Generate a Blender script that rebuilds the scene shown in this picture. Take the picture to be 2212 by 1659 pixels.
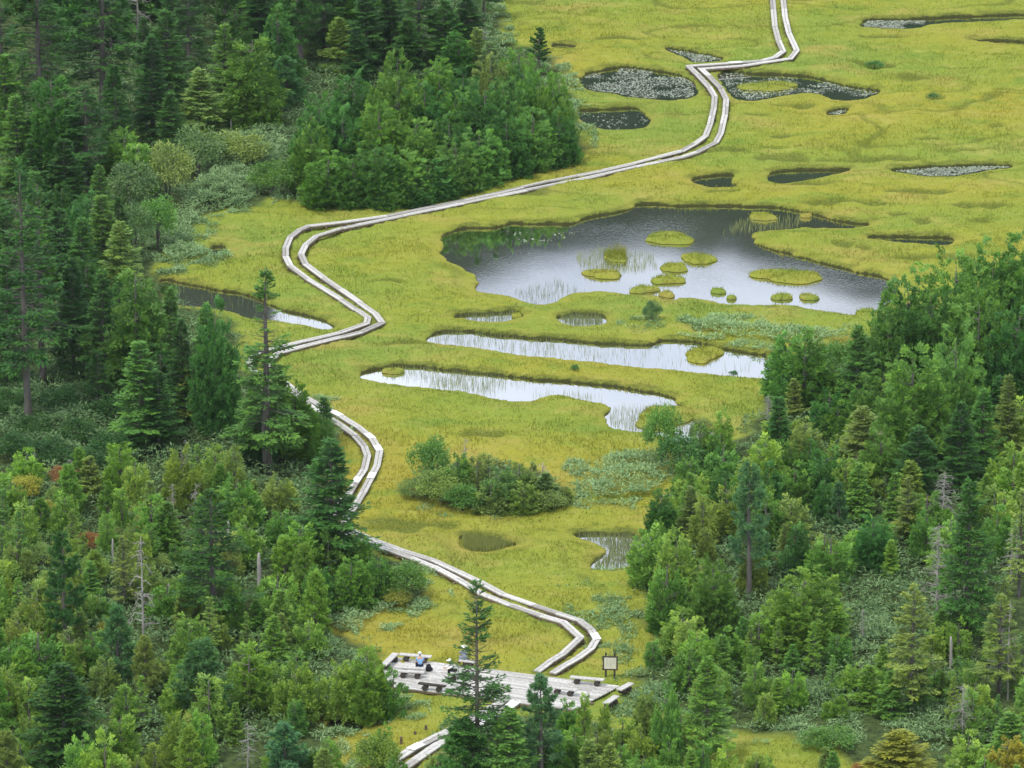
import bpy, math, random
import numpy as np
from mathutils import Vector, Matrix
R = math.radians
for o in list(bpy.data.objects): bpy.data.objects.remove(o)
scene = bpy.context.scene
COL = scene.collection

# ------------------------------------------------------------------ camera, sky, sun, exposure
H, TILT, FP = 122.0, R(18.0), 12489.0          # camera height over the bog, tilt, focal length in picture units (picture 2212 x 1659)
cam_d = bpy.data.cameras.new('camera'); cam = bpy.data.objects.new('camera', cam_d); COL.objects.link(cam)
cam.location = (0, 0, H); cam.rotation_euler = (R(90) - TILT, 0, 0)
cam_d.sensor_fit = 'HORIZONTAL'; cam_d.angle = 2 * math.atan(1106 / FP)
cam_d.clip_start = 1; cam_d.clip_end = 20000
scene.camera = cam
SUN_EL, SUN_AZ = R(58), R(215)                 # azimuth clockwise from +Y: behind the camera, a little to the left
world = bpy.data.worlds.new('World'); scene.world = world; world.use_nodes = True
def build_world():
    nt = world.node_tree; nt.nodes.clear(); N = nt.nodes.new; L = nt.links.new
    out = N('ShaderNodeOutputWorld'); bg = N('ShaderNodeBackground'); bg.inputs['Strength'].default_value = 0.10
    sky = N('ShaderNodeTexSky'); sky.sky_type = 'NISHITA'; sky.sun_disc = False
    sky.sun_elevation = SUN_EL; sky.sun_rotation = SUN_AZ; sky.altitude = 1400
    tc = N('ShaderNodeTexCoord')
    mp = N('ShaderNodeMapping'); mp.inputs['Scale'].default_value = (3.0, 3.0, 9.0); mp.inputs['Location'].default_value = (0.3, 1.7, 0.2)
    no = N('ShaderNodeTexNoise'); no.inputs['Scale'].default_value = 1.6; no.inputs['Detail'].default_value = 6; no.inputs['Roughness'].default_value = 0.55
    cr = N('ShaderNodeValToRGB'); cr.color_ramp.elements[0].position = 0.30; cr.color_ramp.elements[1].position = 0.50
    cr.color_ramp.elements[0].color = (.45, .45, .45, 1); cr.color_ramp.elements[1].color = (1, 1, 1, 1)
    mx = N('ShaderNodeMix'); mx.data_type = 'RGBA'; mx.inputs['B'].default_value = (13.2, 14.0, 15.1, 1)
    L(tc.outputs['Generated'], mp.inputs['Vector']); L(mp.outputs[0], no.inputs['Vector']); L(no.outputs['Fac'], cr.inputs[0])
    L(cr.outputs[0], mx.inputs['Factor']); L(sky.outputs[0], mx.inputs['A']); L(mx.outputs['Result'], bg.inputs['Color']); L(bg.outputs[0], out.inputs[0])
build_world()
sun_d = bpy.data.lights.new('sun', 'SUN'); sun_d.energy = 2.6; sun_d.angle = R(6); sun_d.color = (1, .96, .88)
sun = bpy.data.objects.new('sun', sun_d); COL.objects.link(sun)
sun.rotation_euler = Vector((-math.sin(SUN_AZ) * math.cos(SUN_EL), -math.cos(SUN_AZ) * math.cos(SUN_EL), -math.sin(SUN_EL))).to_track_quat('-Z', 'Y').to_euler()
vs = scene.view_settings; vs.view_transform = 'Standard'; vs.look = 'None'; vs.exposure = 0.0; vs.gamma = 1.0; vs.use_curve_mapping = False

# ------------------------------------------------------------------ picture <-> ground
CT, ST = math.cos(TILT), math.sin(TILT)
def G(x, y, z=0.0):
    """the point at height z seen at picture position (x, y)"""
    a, v = (x - 1106) / FP, (829.5 - y) / FP
    d = (a, CT + v * ST, -ST + v * CT); t = (z - H) / d[2]
    return Vector((d[0] * t, d[1] * t, z))
def Gn(p, z=0.0):
    p = np.asarray(p, float); a = (p[:, 0] - 1106) / FP; v = (829.5 - p[:, 1]) / FP
    dz = -ST + v * CT; t = (z - H) / dz
    return np.stack([a * t, (CT + v * ST) * t], 1)
def D(X, Y, Z):
    dz = Z - H; depth = Y * CT - dz * ST; up = Y * ST + dz * CT
    return 1106 + FP * X / depth, 829.5 - FP * up / depth
def pxm(y): 
    g = G(1106, y); return FP / (g.y * CT + H * ST)
def height_at(yb, yt):
    g = G(1106, yb); v = (829.5 - yt) / FP; t = g.y / (CT + v * ST)
    return H + t * (-ST + v * CT)

# ------------------------------------------------------------------ helpers
def tag(o, label=None, cat=None, group=None, kind=None):
    if label: o['label'] = label
    if cat: o['category'] = cat
    if group: o['group'] = group
    if kind: o['kind'] = kind
    return o
def empty(name, loc, rz=0.0):
    o = bpy.data.objects.new(name, None); COL.objects.link(o); o.location = loc; o.rotation_euler = (0, 0, rz); o.empty_display_size = .3
    return o
def link_mesh(name, me, parent=None):
    o = bpy.data.objects.new(name, me); COL.objects.link(o)
    if parent: o.parent = parent
    return o
def np_mesh(name, V, F, mats, midx=None, attrs=None, smooth=False):
    """V (n,3), F list of (m,k) index arrays"""
    me = bpy.data.meshes.new(name)
    V = np.asarray(V, np.float32); me.vertices.add(len(V)); me.vertices.foreach_set('co', V.ravel())
    F = [np.asarray(f, np.int32) for f in (F if isinstance(F, list) else [F]) if len(f)]
    nl = sum(f.size for f in F); npol = sum(len(f) for f in F)
    me.loops.add(nl); me.polygons.add(npol)
    me.loops.foreach_set('vertex_index', np.concatenate([f.ravel() for f in F]))
    tot = np.concatenate([np.full(len(f), f.shape[1], np.int32) for f in F])
    me.polygons.foreach_set('loop_start', np.concatenate([[0], np.cumsum(tot)[:-1]]).astype(np.int32))
    for m in (mats if isinstance(mats, (list, tuple)) else [mats]): me.materials.append(m)
    if midx is not None: me.polygons.foreach_set('material_index', np.asarray(midx, np.int32))
    if smooth: me.polygons.foreach_set('use_smooth', np.ones(npol, bool))
    for k, a in (attrs or {}).items():
        at = me.attributes.new(k, 'FLOAT', 'POINT'); at.data.foreach_set('value', np.asarray(a, np.float32))
    me.update(calc_edges=True); me.validate()
    return me
class MB:
    """collects boxes, tubes and polygons into one mesh"""
    def __init__(s): s.V, s.F, s.A = [], [], []
    def add(s, V, F, a=0.5):
        n = len(s.V); s.V += [tuple(v) for v in V]; s.F += [tuple(i + n for i in f) for f in F]; s.A += [a] * len(V)
    def box(s, c, size, rz=0.0, a=0.5, bev=0.0, M=None):
        x, y, z = size[0] / 2, size[1] / 2, size[2] / 2; P = []
        if bev:
            b = bev
            for zz, k in ((-z, b), (-z + b, 0), (z - b, 0), (z, b)):
                P += [(-x + k, -y + k, zz), (x - k, -y + k, zz), (x - k, y - k, zz), (-x + k, y - k, zz)]
            F = [(3, 2, 1, 0), (12, 13, 14, 15)]
            for r in range(3):
                for i in range(4): F.append((r * 4 + i, r * 4 + (i + 1) % 4, r * 4 + 4 + (i + 1) % 4, r * 4 + 4 + i))
        else:
            P = [(-x, -y, -z), (x, -y, -z), (x, y, -z), (-x, y, -z), (-x, -y, z), (x, -y, z), (x, y, z), (-x, y, z)]
            F = [(3, 2, 1, 0), (4, 5, 6, 7), (0, 1, 5, 4), (1, 2, 6, 5), (2, 3, 7, 6), (3, 0, 4, 7)]
        c = Vector(c); Q = M if M else Matrix.Rotation(rz, 3, 'Z')
        s.add([c + Q @ Vector(p) for p in P], F, a)
    def tube(s, pts, rad, n=8, a=0.5, cap=True):
        pts = [Vector(p) for p in pts]; V, F = [], []
        for i, p in enumerate(pts):
            t = (pts[min(i + 1, len(pts) - 1)] - pts[max(i - 1, 0)]).normalized()
            e = t.cross(Vector((0, 0, 1)) if abs(t.z) < .9 else Vector((1, 0, 0))).normalized(); f = t.cross(e)
            for k in range(n):
                an = 2 * math.pi * k / n; V.append(p + (e * math.cos(an) + f * math.sin(an)) * rad[i])
        for i in range(len(pts) - 1):
            for k in range(n): F.append((i * n + k, i * n + (k + 1) % n, (i + 1) * n + (k + 1) % n, (i + 1) * n + k))
        if cap: F.append(tuple(range(n))[::-1]); F.append(tuple(range((len(pts) - 1) * n, len(pts) * n)))
        s.add(V, F, a)
    def mesh(s, name, mat, smooth=False):
        me = bpy.data.meshes.new(name); me.from_pydata(s.V, [], s.F)
        for m in (mat if isinstance(mat, (list, tuple)) else [mat]): me.materials.append(m)
        at = me.attributes.new('v', 'FLOAT', 'POINT'); at.data.foreach_set('value', s.A)
        if smooth: me.polygons.foreach_set('use_smooth', [True] * len(me.polygons))
        me.update(); return me
    def build(s, name, mat, parent=None, smooth=False, loc=None):
        o = link_mesh(name, s.mesh(name, mat, smooth), parent)
        if loc is not None: o.location = loc
        return o
_lat = np.random.default_rng(7).random((256, 256))
def vnoise(x, y, s, off=0.0):
    x = np.asarray(x) / s + off + 500; y = np.asarray(y) / s + off * 1.7 + 500
    xi, yi = np.floor(x).astype(int), np.floor(y).astype(int); fx, fy = x - xi, y - yi
    fx = fx * fx * (3 - 2 * fx); fy = fy * fy * (3 - 2 * fy)
    g = lambda i, j: _lat[i % 256, j % 256]
    return (g(xi, yi) * (1 - fx) + g(xi + 1, yi) * fx) * (1 - fy) + (g(xi, yi + 1) * (1 - fx) + g(xi + 1, yi + 1) * fx) * fy
def sstep(a, b, x): t = np.clip((x - a) / (b - a), 0, 1); return t * t * (3 - 2 * t)
def chaikin(P, n=2):
    P = np.asarray(P, float)
    for _ in range(n):
        Q = np.roll(P, -1, 0); P = np.stack([P * .75 + Q * .25, P * .25 + Q * .75], 1).reshape(-1, 2)
    return P
def inside(P, X, Y):
    r = np.zeros(len(X), bool); n = len(P)
    for i in range(n):
        x0, y0 = P[i]; x1, y1 = P[(i + 1) % n]
        if y0 == y1: continue
        c = ((y0 > Y) != (y1 > Y)); r ^= c & (X < (x1 - x0) * (Y - y0) / (y1 - y0) + x0)
    return r
def sdf(P, X, Y, far=6.0):
    """signed distance to a polygon in metres: negative inside, clipped to far outside"""
    out = np.full(len(X), far); lo, hi = P.min(0) - far, P.max(0) + far
    m = (X > lo[0]) & (X < hi[0]) & (Y > lo[1]) & (Y < hi[1])
    if not m.any(): return out
    x, y = X[m], Y[m]; d = np.full(len(x), 1e9); n = len(P)
    for i in range(n):
        a, b = P[i], P[(i + 1) % n]; e = b - a; l = max(e @ e, 1e-9)
        t = np.clip(((x - a[0]) * e[0] + (y - a[1]) * e[1]) / l, 0, 1)
        d = np.minimum(d, (x - a[0] - t * e[0]) ** 2 + (y - a[1] - t * e[1]) ** 2)
    d = np.sqrt(d); d[inside(P, x, y)] *= -1
    out[m] = np.minimum(d, far); return out

# ------------------------------------------------------------------ materials
def new_mat(name):
    m = bpy.data.materials.new(name); m.use_nodes = True; nt = m.node_tree; nt.nodes.clear(); return m, nt
class NT:
    def __init__(s, nt): s.nt = nt
    def n(s, t, **k):
        q = s.nt.nodes.new('ShaderNode' + t)
        for a, b in k.items(): setattr(q, a, b)
        return q
    def link(s, a, b): s.nt.links.new(a, b)
    def val(s, sock, v):
        if hasattr(v, 'is_output'): s.link(v, sock)
        else: sock.default_value = v
    def noise(s, vec, scale, detail=3, rough=.55, out='Fac'):
        q = s.n('TexNoise'); q.inputs['Scale'].default_value = scale; q.inputs['Detail'].default_value = detail; q.inputs['Roughness'].default_value = rough
        if vec is not None: s.link(vec, q.inputs['Vector'])
        return q.outputs[out]
    def ramp(s, fac, stops):
        q = s.n('ValToRGB'); e = q.color_ramp.elements
        while len(e) < len(stops): e.new(.5)
        for el, (p, c) in zip(e, stops): el.position = p; el.color = (*c, 1) if len(c) == 3 else c
        s.val(q.inputs[0], fac); return q.outputs[0]
    def mix(s, f, a, b, blend='MIX'):
        q = s.n('Mix'); q.data_type = 'RGBA'; q.blend_type = blend
        s.val(q.inputs['Factor'], f)
        s.val(q.inputs['A'], a if hasattr(a, 'is_output') else (*a, 1)); s.val(q.inputs['B'], b if hasattr(b, 'is_output') else (*b, 1)); return q.outputs['Result']
    def math(s, op, a, b=0.0, clamp=False):
        q = s.n('Math'); q.operation = op; q.use_clamp = clamp; s.val(q.inputs[0], a); s.val(q.inputs[1], b); return q.outputs[0]
    def mrange(s, f, a, b, c=0.0, d=1.0):
        q = s.n('MapRange'); s.val(q.inputs[0], f)
        for i, v in enumerate((a, b, c, d)): q.inputs[i + 1].default_value = v
        return q.outputs[0]
    def attr(s, name): q = s.n('Attribute'); q.attribute_name = name; return q.outputs['Fac']
    def pos(s): return s.n('NewGeometry').outputs['Position']
    def bsdf(s, col, rough=.8, spec=.3, normal=None):
        q = s.n('BsdfPrincipled'); s.val(q.inputs['Base Color'], col if hasattr(col, 'is_output') else (*col, 1)); s.val(q.inputs['Roughness'], rough)
        q.inputs['Specular IOR Level'].default_value = spec
        if normal is not None: s.link(normal, q.inputs['Normal'])
        return q
    def bump(s, h, strength=.5, dist=.05):
        q = s.n('Bump'); q.inputs['Strength'].default_value = strength; q.inputs['Distance'].default_value = dist; s.link(h, q.inputs['Height']); return q.outputs[0]
    def out(s, sh): o = s.n('OutputMaterial'); s.link(sh, o.inputs[0])
def bog_colour(t):
    """sedge, sphagnum and dry grass of the bog, by place"""
    p = t.pos()
    mp = t.n('Mapping'); mp.inputs['Scale'].default_value = (.6, 1, 1); t.link(p, mp.inputs['Vector']); q = mp.outputs[0]
    big = t.noise(q, .055, 3, .5); mid = t.noise(q, .22, 4, .6); small = t.noise(q, 1.1, 4, .65)
    y = t.n('SeparateXYZ'); t.link(p, y.inputs[0])
    lime = t.math('ADD', big, t.mrange(y.outputs[1], 330, 470, .015, .095))
    c = t.ramp(lime, [(.36, (.300, .275, .040)), (.48, (.272, .276, .038)), (.58, (.230, .270, .038)), (.70, (.182, .256, .042))])
    c = t.mix(t.mrange(mid, .52, .68, 0, .65), c, (.350, .285, .075))
    c = t.mix(t.mrange(mid, .46, .32, 0, .8), c, (.15, .235, .034))
    c = t.mix(t.mrange(small, .55, .75, 0, .55), c, (.38, .36, .10))
    c = t.mix(t.mrange(small, .43, .30, 0, .55), c, (.12, .155, .024))
    return c
def mat_grass():
    m, nt = new_mat('bog_sedge'); t = NT(nt)
    c = bog_colour(t); v = t.attr('v')
    c = t.mix(1.0, c, t.ramp(v, [(0, (.78, .80, .70)), (.5, (1, 1, 1)), (1, (1.25, 1.2, 1.3))]), 'MULTIPLY')
    d = t.n('BsdfDiffuse'); t.link(c, d.inputs[0]); tr = t.n('BsdfTranslucent'); t.link(c, tr.inputs[0])
    ms = t.n('MixShader'); ms.inputs[0].default_value = .35; t.link(d.outputs[0], ms.inputs[1]); t.link(tr.outputs[0], ms.inputs[2]); t.out(ms.outputs[0]); return m
def mat_ground():
    m, nt = new_mat('bog_ground'); t = NT(nt); p = t.pos()
    c = bog_colour(t); sd = t.attr('sd'); wood = t.attr('wood'); fine = t.noise(p, 6, 4, .7); mid = t.noise(p, .5, 3)
    c = t.mix(t.mrange(fine, .48, .32, 0, .45), c, (.13, .16, .035))
    c = t.mix(t.mrange(fine, .56, .7, 0, .5), c, (.38, .36, .11))
    near = t.math('MULTIPLY', t.mrange(sd, 1.3, .2), t.mrange(mid, .35, .6))
    c = t.mix(t.math('MULTIPLY', near, .4), c, (.33, .27, .06))                              # ochre sphagnum along the water
    soil = t.mix(t.mrange(t.noise(p, 2.2, 4), .35, .65), (.035, .052, .02), (.085, .125, .04))
    c = t.mix(wood, c, soil)
    c = t.mix(t.attr('wet_and_shade'), c, t.mix(t.mrange(fine, .4, .6), (.07, .10, .02), (.17, .19, .035)))          # dark sedge hollows and bank fringe, plus boardwalk shade painted in
    c = t.mix(t.mrange(sd, .03, -.07), c, t.mix(fine, (.018, .02, .008), (.07, .075, .022)))      # peat bank below the sward
    h = t.math('ADD', t.math('MULTIPLY', fine, .5), t.noise(p, 1.6, 4))
    t.out(t.bsdf(c, .95, .05, t.bump(h, .8, .25)).outputs[0]); return m
def mat_water(rip, bottom, top=.85):
    m, nt = new_mat('pond_water'); t = NT(nt); p = t.pos()
    mp = t.n('Mapping'); mp.inputs['Scale'].default_value = (.45, 1, 1); t.link(p, mp.inputs['Vector'])
    h = t.noise(mp.outputs[0], 8.0, 2); calm = t.mrange(t.noise(p, .09, 2), .38, .62, .25, 1.0)
    b = t.bump(t.math('MULTIPLY', h, calm), 1.0, rip)
    lw = t.n('LayerWeight'); lw.inputs['Blend'].default_value = .5
    g = t.n('BsdfGlossy'); g.inputs['Roughness'].default_value = .03; g.inputs['Color'].default_value = (.97, .98, 1, 1); t.link(b, g.inputs['Normal'])
    d = t.n('BsdfDiffuse'); t.link(t.mix(t.noise(p, .4, 3), tuple(x * .6 for x in bottom), bottom), d.inputs[0])
    ms = t.n('MixShader'); t.val(ms.inputs[0], t.mrange(lw.outputs['Facing'], 0.4, .75, top * .53, top)); t.link(d.outputs[0], ms.inputs[1]); t.link(g.outputs[0], ms.inputs[2]); t.out(ms.outputs[0]); return m
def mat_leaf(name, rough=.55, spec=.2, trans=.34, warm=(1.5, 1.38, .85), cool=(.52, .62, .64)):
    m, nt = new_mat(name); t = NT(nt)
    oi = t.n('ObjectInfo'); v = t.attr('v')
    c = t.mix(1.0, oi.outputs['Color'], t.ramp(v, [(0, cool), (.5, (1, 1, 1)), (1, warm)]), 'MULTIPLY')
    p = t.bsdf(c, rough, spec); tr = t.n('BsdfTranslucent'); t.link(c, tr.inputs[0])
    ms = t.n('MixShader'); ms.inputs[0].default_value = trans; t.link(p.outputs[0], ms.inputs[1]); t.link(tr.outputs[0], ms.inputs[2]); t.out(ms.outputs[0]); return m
def mat_flat(name, c0, c1, scale=4, rough=.8, spec=.3, stretch=(1, 1, 1), vmul=True):
    m, nt = new_mat(name); t = NT(nt); tc = t.n('TexCoord'); mp = t.n('Mapping'); mp.inputs['Scale'].default_value = stretch; t.link(tc.outputs['Object'], mp.inputs['Vector'])
    n = t.noise(mp.outputs[0], scale, 5, .65); c = t.mix(t.mrange(n, .3, .7), c0, c1)
    if vmul: c = t.mix(1.0, c, t.ramp(t.attr('v'), [(0, (.62, .6, .58)), (.5, (1, 1, 1)), (1, (1.3, 1.3, 1.32))]), 'MULTIPLY')
    t.out(t.bsdf(c, rough, spec, t.bump(n, .4, .02)).outputs[0]); return m
M_GRASS, M_GROUND = mat_grass(), mat_ground()
M_CALM, M_RIP = mat_water(.0010, (.035, .032, .022), .95), mat_water(.0007, (.04, .032, .02))
M_DARKW = mat_water(.001, (.012, .017, .012)); M_GREENW = mat_water(.001, (.20, .20, .03), .35)
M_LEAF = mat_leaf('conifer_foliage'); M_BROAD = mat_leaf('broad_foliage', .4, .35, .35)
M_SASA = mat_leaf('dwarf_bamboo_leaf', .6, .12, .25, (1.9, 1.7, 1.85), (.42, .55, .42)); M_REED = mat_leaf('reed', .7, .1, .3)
M_PAD = mat_flat('lily_pad', (.13, .17, .105), (.29, .32, .25), 3, .3, .6)
M_BARK = mat_flat('bark', (.075, .068, .062), (.17, .16, .15), 3, .9, .1, (1, 1, .3))
M_DEAD = mat_flat('dead_wood', (.20, .19, .175), (.38, .365, .345), 4, .85, .2, (1, 1, .3))
M_PLANK = mat_flat('weathered_plank', (.31, .298, .282), (.55, .538, .52), 5, .8, .2)
M_PLATE = mat_flat('pale_plate', (.74, .74, .73), (.84, .84, .84), 3, .6, .4)
M_TAN = mat_flat('fresh_plank', (.50, .42, .30), (.62, .54, .41), 4, .8, .2)
M_SUPPORT = mat_flat('wet_timber', (.09, .066, .046), (.24, .175, .12), 4, .9, .2)
M_DARKWOOD = mat_flat('dark_log', (.035, .03, .027), (.075, .065, .055), 6, .85, .2)
M_SIGN = mat_flat('sign_panel', (.58, .56, .46), (.66, .64, .54), 1.5, .6, .3); M_INK = mat_flat('sign_ink', (.42, .40, .33), (.48, .46, .38), 3)
M_SKIN = mat_flat('skin', (.50, .31, .22), (.56, .35, .26), 3, .6, .3, vmul=False)
M_WHITE = mat_flat('white_cloth', (.76, .76, .77), (.84, .84, .85), 6, .85, .1, vmul=False); M_BLUE = mat_flat('light_blue_cloth', (.20, .40, .68), (.26, .47, .76), 6, .85, .1, vmul=False)
M_NAVY = mat_flat('navy_cloth', (.018, .026, .06), (.03, .04, .085), 6, .85, .1, vmul=False); M_BLACK = mat_flat('black_cloth', (.012, .012, .015), (.025, .025, .03), 6, .8, .2, vmul=False)
M_GREY = mat_flat('grey_cloth', (.24, .29, .36), (.30, .35, .42), 6, .85, .1, vmul=False)
M_HILL = mat_flat('far_forest', (.012, .024, .014), (.030, .046, .022), .02, .95, .05, vmul=False)

# ------------------------------------------------------------------ ponds (outlines on the ground plane)
WATER_Z = -0.14
PONDS = {
 'big': [(955,513),(967,503),(1007,492),(1060,494),(1090,488),(1110,481),(1160,485),(1190,482),(1235,486),(1265,470),(1320,462),(1370,450),(1378,441),(1415,440),(1470,446),(1530,443),(1600,447),(1660,446),(1700,452),(1760,462),(1800,477),(1840,482),(1895,486),(1850,494),(1790,495),(1740,493),(1690,498),(1640,500),(1619,512),(1640,533),(1690,545),(1740,560),(1800,575),(1850,588),(1925,602),(1940,640),(1900,672),(1850,683),(1807,676),(1747,670),(1727,660),(1600,660),(1564,658),(1534,650),(1474,643),(1457,650),(1429,651),(1424,640),(1380,640),(1300,631),(1254,633),(1217,641),(1194,658),(1157,659),(1127,653),(1104,641),(1070,637),(1022,632),(1034,610),(1030,596),(997,580),(950,553),(957,533)],
 'long': [(919,740),(937,720),(970,716),(1007,715),(1054,723),(1137,730),(1220,736),(1304,743),(1370,746),(1414,746),(1424,735),(1474,737),(1524,743),(1567,756),(1624,763),(1700,776),(1700,824),(1664,820),(1607,816),(1541,810),(1474,803),(1370,793),(1270,783),(1187,773),(1137,771),(1070,760),(1004,748),(950,745)],
 'reed': [(775,812),(800,800),(854,791),(887,791),(970,800),(1054,808),(1137,820),(1237,826),(1320,833),(1370,843),(1437,853),(1467,870),(1478,890),(1500,915),(1540,930),(1580,945),(1575,958),(1480,962),(1404,936),(1354,931),(1317,928),(1300,900),(1324,886),(1310,873),(1257,866),(1210,851),(1170,860),(1150,870),(1104,868),(1054,860),(1020,850),(937,841),(837,830),(787,820)],
 'small_left': [(977,688),(997,680),(1070,677),(1124,673),(1130,686),(1097,696),(1054,698),(1004,690)],
 'small_right': [(1195,683),(1237,681),(1304,681),(1312,693),(1304,703),(1254,708),(1220,700)],
 'lower': [(1227,1156),(1270,1154),(1337,1154),(1364,1156),(1400,1169),(1400,1213),(1347,1229),(1287,1233),(1270,1223),(1300,1203),(1314,1189),(1270,1169)],
 'green': [(985,1160),(1030,1158),(1070,1166),(1130,1179),(1090,1186),(1047,1194),(1014,1193),(997,1183)],
 'stream': [(340,600),(400,613),(467,626),(533,636),(567,653),(617,673),(683,686),(733,710),(700,713),(617,695),(533,690),(517,680),(467,667),(383,663),(350,640)],
 'hollow': [(443,548),(455,535),(488,530),(490,545),(470,556)],
 'lily': [(1240,173),(1287,153),(1354,145),(1404,152),(1487,165),(1514,198),(1494,215),(1437,220),(1370,213),(1320,203),(1270,197)],
 'dark': [(1237,238),(1304,237),(1370,232),(1394,243),(1409,273),(1370,282),(1304,282),(1264,267)],
 'fork': [(1544,160),(1571,154),(1634,160),(1734,163),(1807,180),(1857,192),(1907,197),(1894,208),(1841,220),(1791,218),(1787,207),(1741,200),(1674,213),(1601,223),(1574,200)],
 'top': [(1854,57),(1874,42),(1941,43),(2007,40),(2107,35),(2240,31),(2240,43),(2107,48),(2007,53),(1987,63),(1941,65),(1874,60)],
 'sliver': [(2074,88),(2141,87),(2240,93),(2240,101),(2141,93)],
 'right_pads': [(1904,370),(1974,363),(2091,358),(2157,357),(2204,362),(2124,371),(2074,382),(1991,383),(1967,375)],
 'right_dark': [(1651,382),(1674,369),(1774,367),(1844,367),(1824,374),(1764,386),(1691,400),(1661,393)],
 'mid_dark': [(1480,390),(1541,378),(1587,377),(1575,390),(1601,405),(1524,407)],
 'far_right': [(1857,517),(1897,510),(1974,513),(2067,513),(2054,533),(2007,530),(1941,523)],
 'tiny': [(1779,245),(1807,237),(1837,235),(1834,245),(1794,252)],
 'upper': [(1424,104),(1480,110),(1545,121),(1572,131),(1500,138),(1478,125)],
 'edge': [(1190,98),(1215,96),(1250,102),(1225,107),(1195,104)],
 'thicket': [(705,1562),(735,1552),(785,1560),(790,1580),(740,1588),(710,1580)],
}
WATER_MAT = {'big': M_RIP, 'stream': M_RIP, 'lily': M_DARKW, 'dark': M_DARKW, 'fork': M_DARKW, 'right_dark': M_DARKW, 'mid_dark': M_DARKW, 'far_right': M_DARKW, 'green': M_GREENW, 'hollow': M_DARKW, 'thicket': M_DARKW}
SHIFT = 0.16
POLY = {}
for k, P in PONDS.items():
    POLY[k] = chaikin(Gn(P, WATER_Z), 2)
def pond_sd(X, Y):
    d = np.full(len(X), 6.0)
    for P in POLY.values(): d = np.minimum(d, sdf(P, X, Y))
    w = (vnoise(X, Y, .9) - .5) * .32 + (vnoise(X, Y, .4, 9) - .5) * .14
    return np.where(d < 5.5, d + w, d)
WOODS = [
 [(1075,-60),(1078,60),(1100,100),(1185,112),(1235,200),(1262,330),(1235,362),(1100,402),(950,432),(720,457),(640,440),(560,440),(420,470),(330,590),(345,604),(365,660),(500,695),(515,740),(510,800),(600,832),(640,875),(690,935),(680,1000),(735,1060),(712,1110),(790,1190),(890,1235),(935,1300),(700,1300),(690,1335),(780,1400),(885,1490),(880,1560),(760,1545),(690,1560),(760,1659),(820,1800),(-200,1800),(-700,1800),(-700,-60)],
 [(1690,860),(1690,780),(1750,755),(1885,740),(1900,700),(2010,670),(2300,640),(2300,1800),(1850,1800),(1840,1605),(1560,1590),(1480,1560),(1380,1530),(1345,1490),(1410,1440),(1425,1380),(1375,1330),(1400,1230),(1450,1100),(1480,975),(1590,955)],
 [(870,1075),(905,1020),(980,1000),(1100,1010),(1200,1035),(1245,1070),(1200,1105),(1080,1115),(960,1105)],
 [(900,1680),(960,1620),(1010,1545),(1120,1545),(1300,1565),(1480,1610),(1480,1800),(900,1800)],
]
WOODP = [chaikin(Gn(P, 0), 1) for P in WOODS]
WET = [(870,1140,110,18),(1050,945,55,12),(1475,1120,60,20),(900,745,70,7),(1890,146,45,12),(1965,174,40,9),(2020,210,20,9),(1890,345,60,6),(1720,228,45,7),(1740,400,60,8),(1320,85,70,7),(1150,424,50,8),(830,612,40,5),(1700,345,70,8),(1560,330,60,6),(2050,560,60,7),(1990,420,80,7),(2120,450,60,7),(1800,440,70,6),(1650,1000,50,14),(1080,600,20,6),(960,1010,30,5),(1697,300,34,5),(1676,325,36,5),(1783,347,34,6),(1869,347,50,5),(1960,348,40,4),(1997,307,34,5),(2157,277,30,5),(1872,143,44,6),(1717,228,46,7),(1987,483,22,9),(1822,533,24,7),(1867,538,22,4),(1710,507,34,5),(1774,443,30,5),(1890,445,28,4),(1945,465,26,4),(2100,330,50,4),(2050,150,40,4),(2180,200,40,5),(1500,60,50,4),(1900,80,60,5),(2110,480,40,5),(1960,560,60,5),(1560,420,40,4),(1460,250,26,4),(1640,250,40,5)]
def wood_w(X, Y):
    w = np.zeros(len(X)); n = (vnoise(X, Y, 1.5, 3) - .5) * 1.6
    for P in WOODP: w = np.maximum(w, sstep(.5, -.8, sdf(P, X, Y, 3.0) + n))
    return w
def north_bank(X, Y, sd):
    return np.clip((pond_sd(X, Y + .5) - sd) / .5, 0, 1) * (sd < 2.4) * (sd > -.6)
def ground_z(X, Y, sd):
    e = .10 + .20 * north_bank(X, Y, sd)
    z = -.16 + .30 * vnoise(X, Y, 7) + .30 * vnoise(X, Y, 2.3, 2) + .20 * vnoise(X, Y, .8, 5)
    z = np.maximum(z, WATER_Z + .12); z = WATER_Z + e + (z - WATER_Z - e) * sstep(.0, 2.2, sd)
    return WATER_Z - .5 + (z - WATER_Z + .5) * sstep(-.42, .10, sd)

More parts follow.
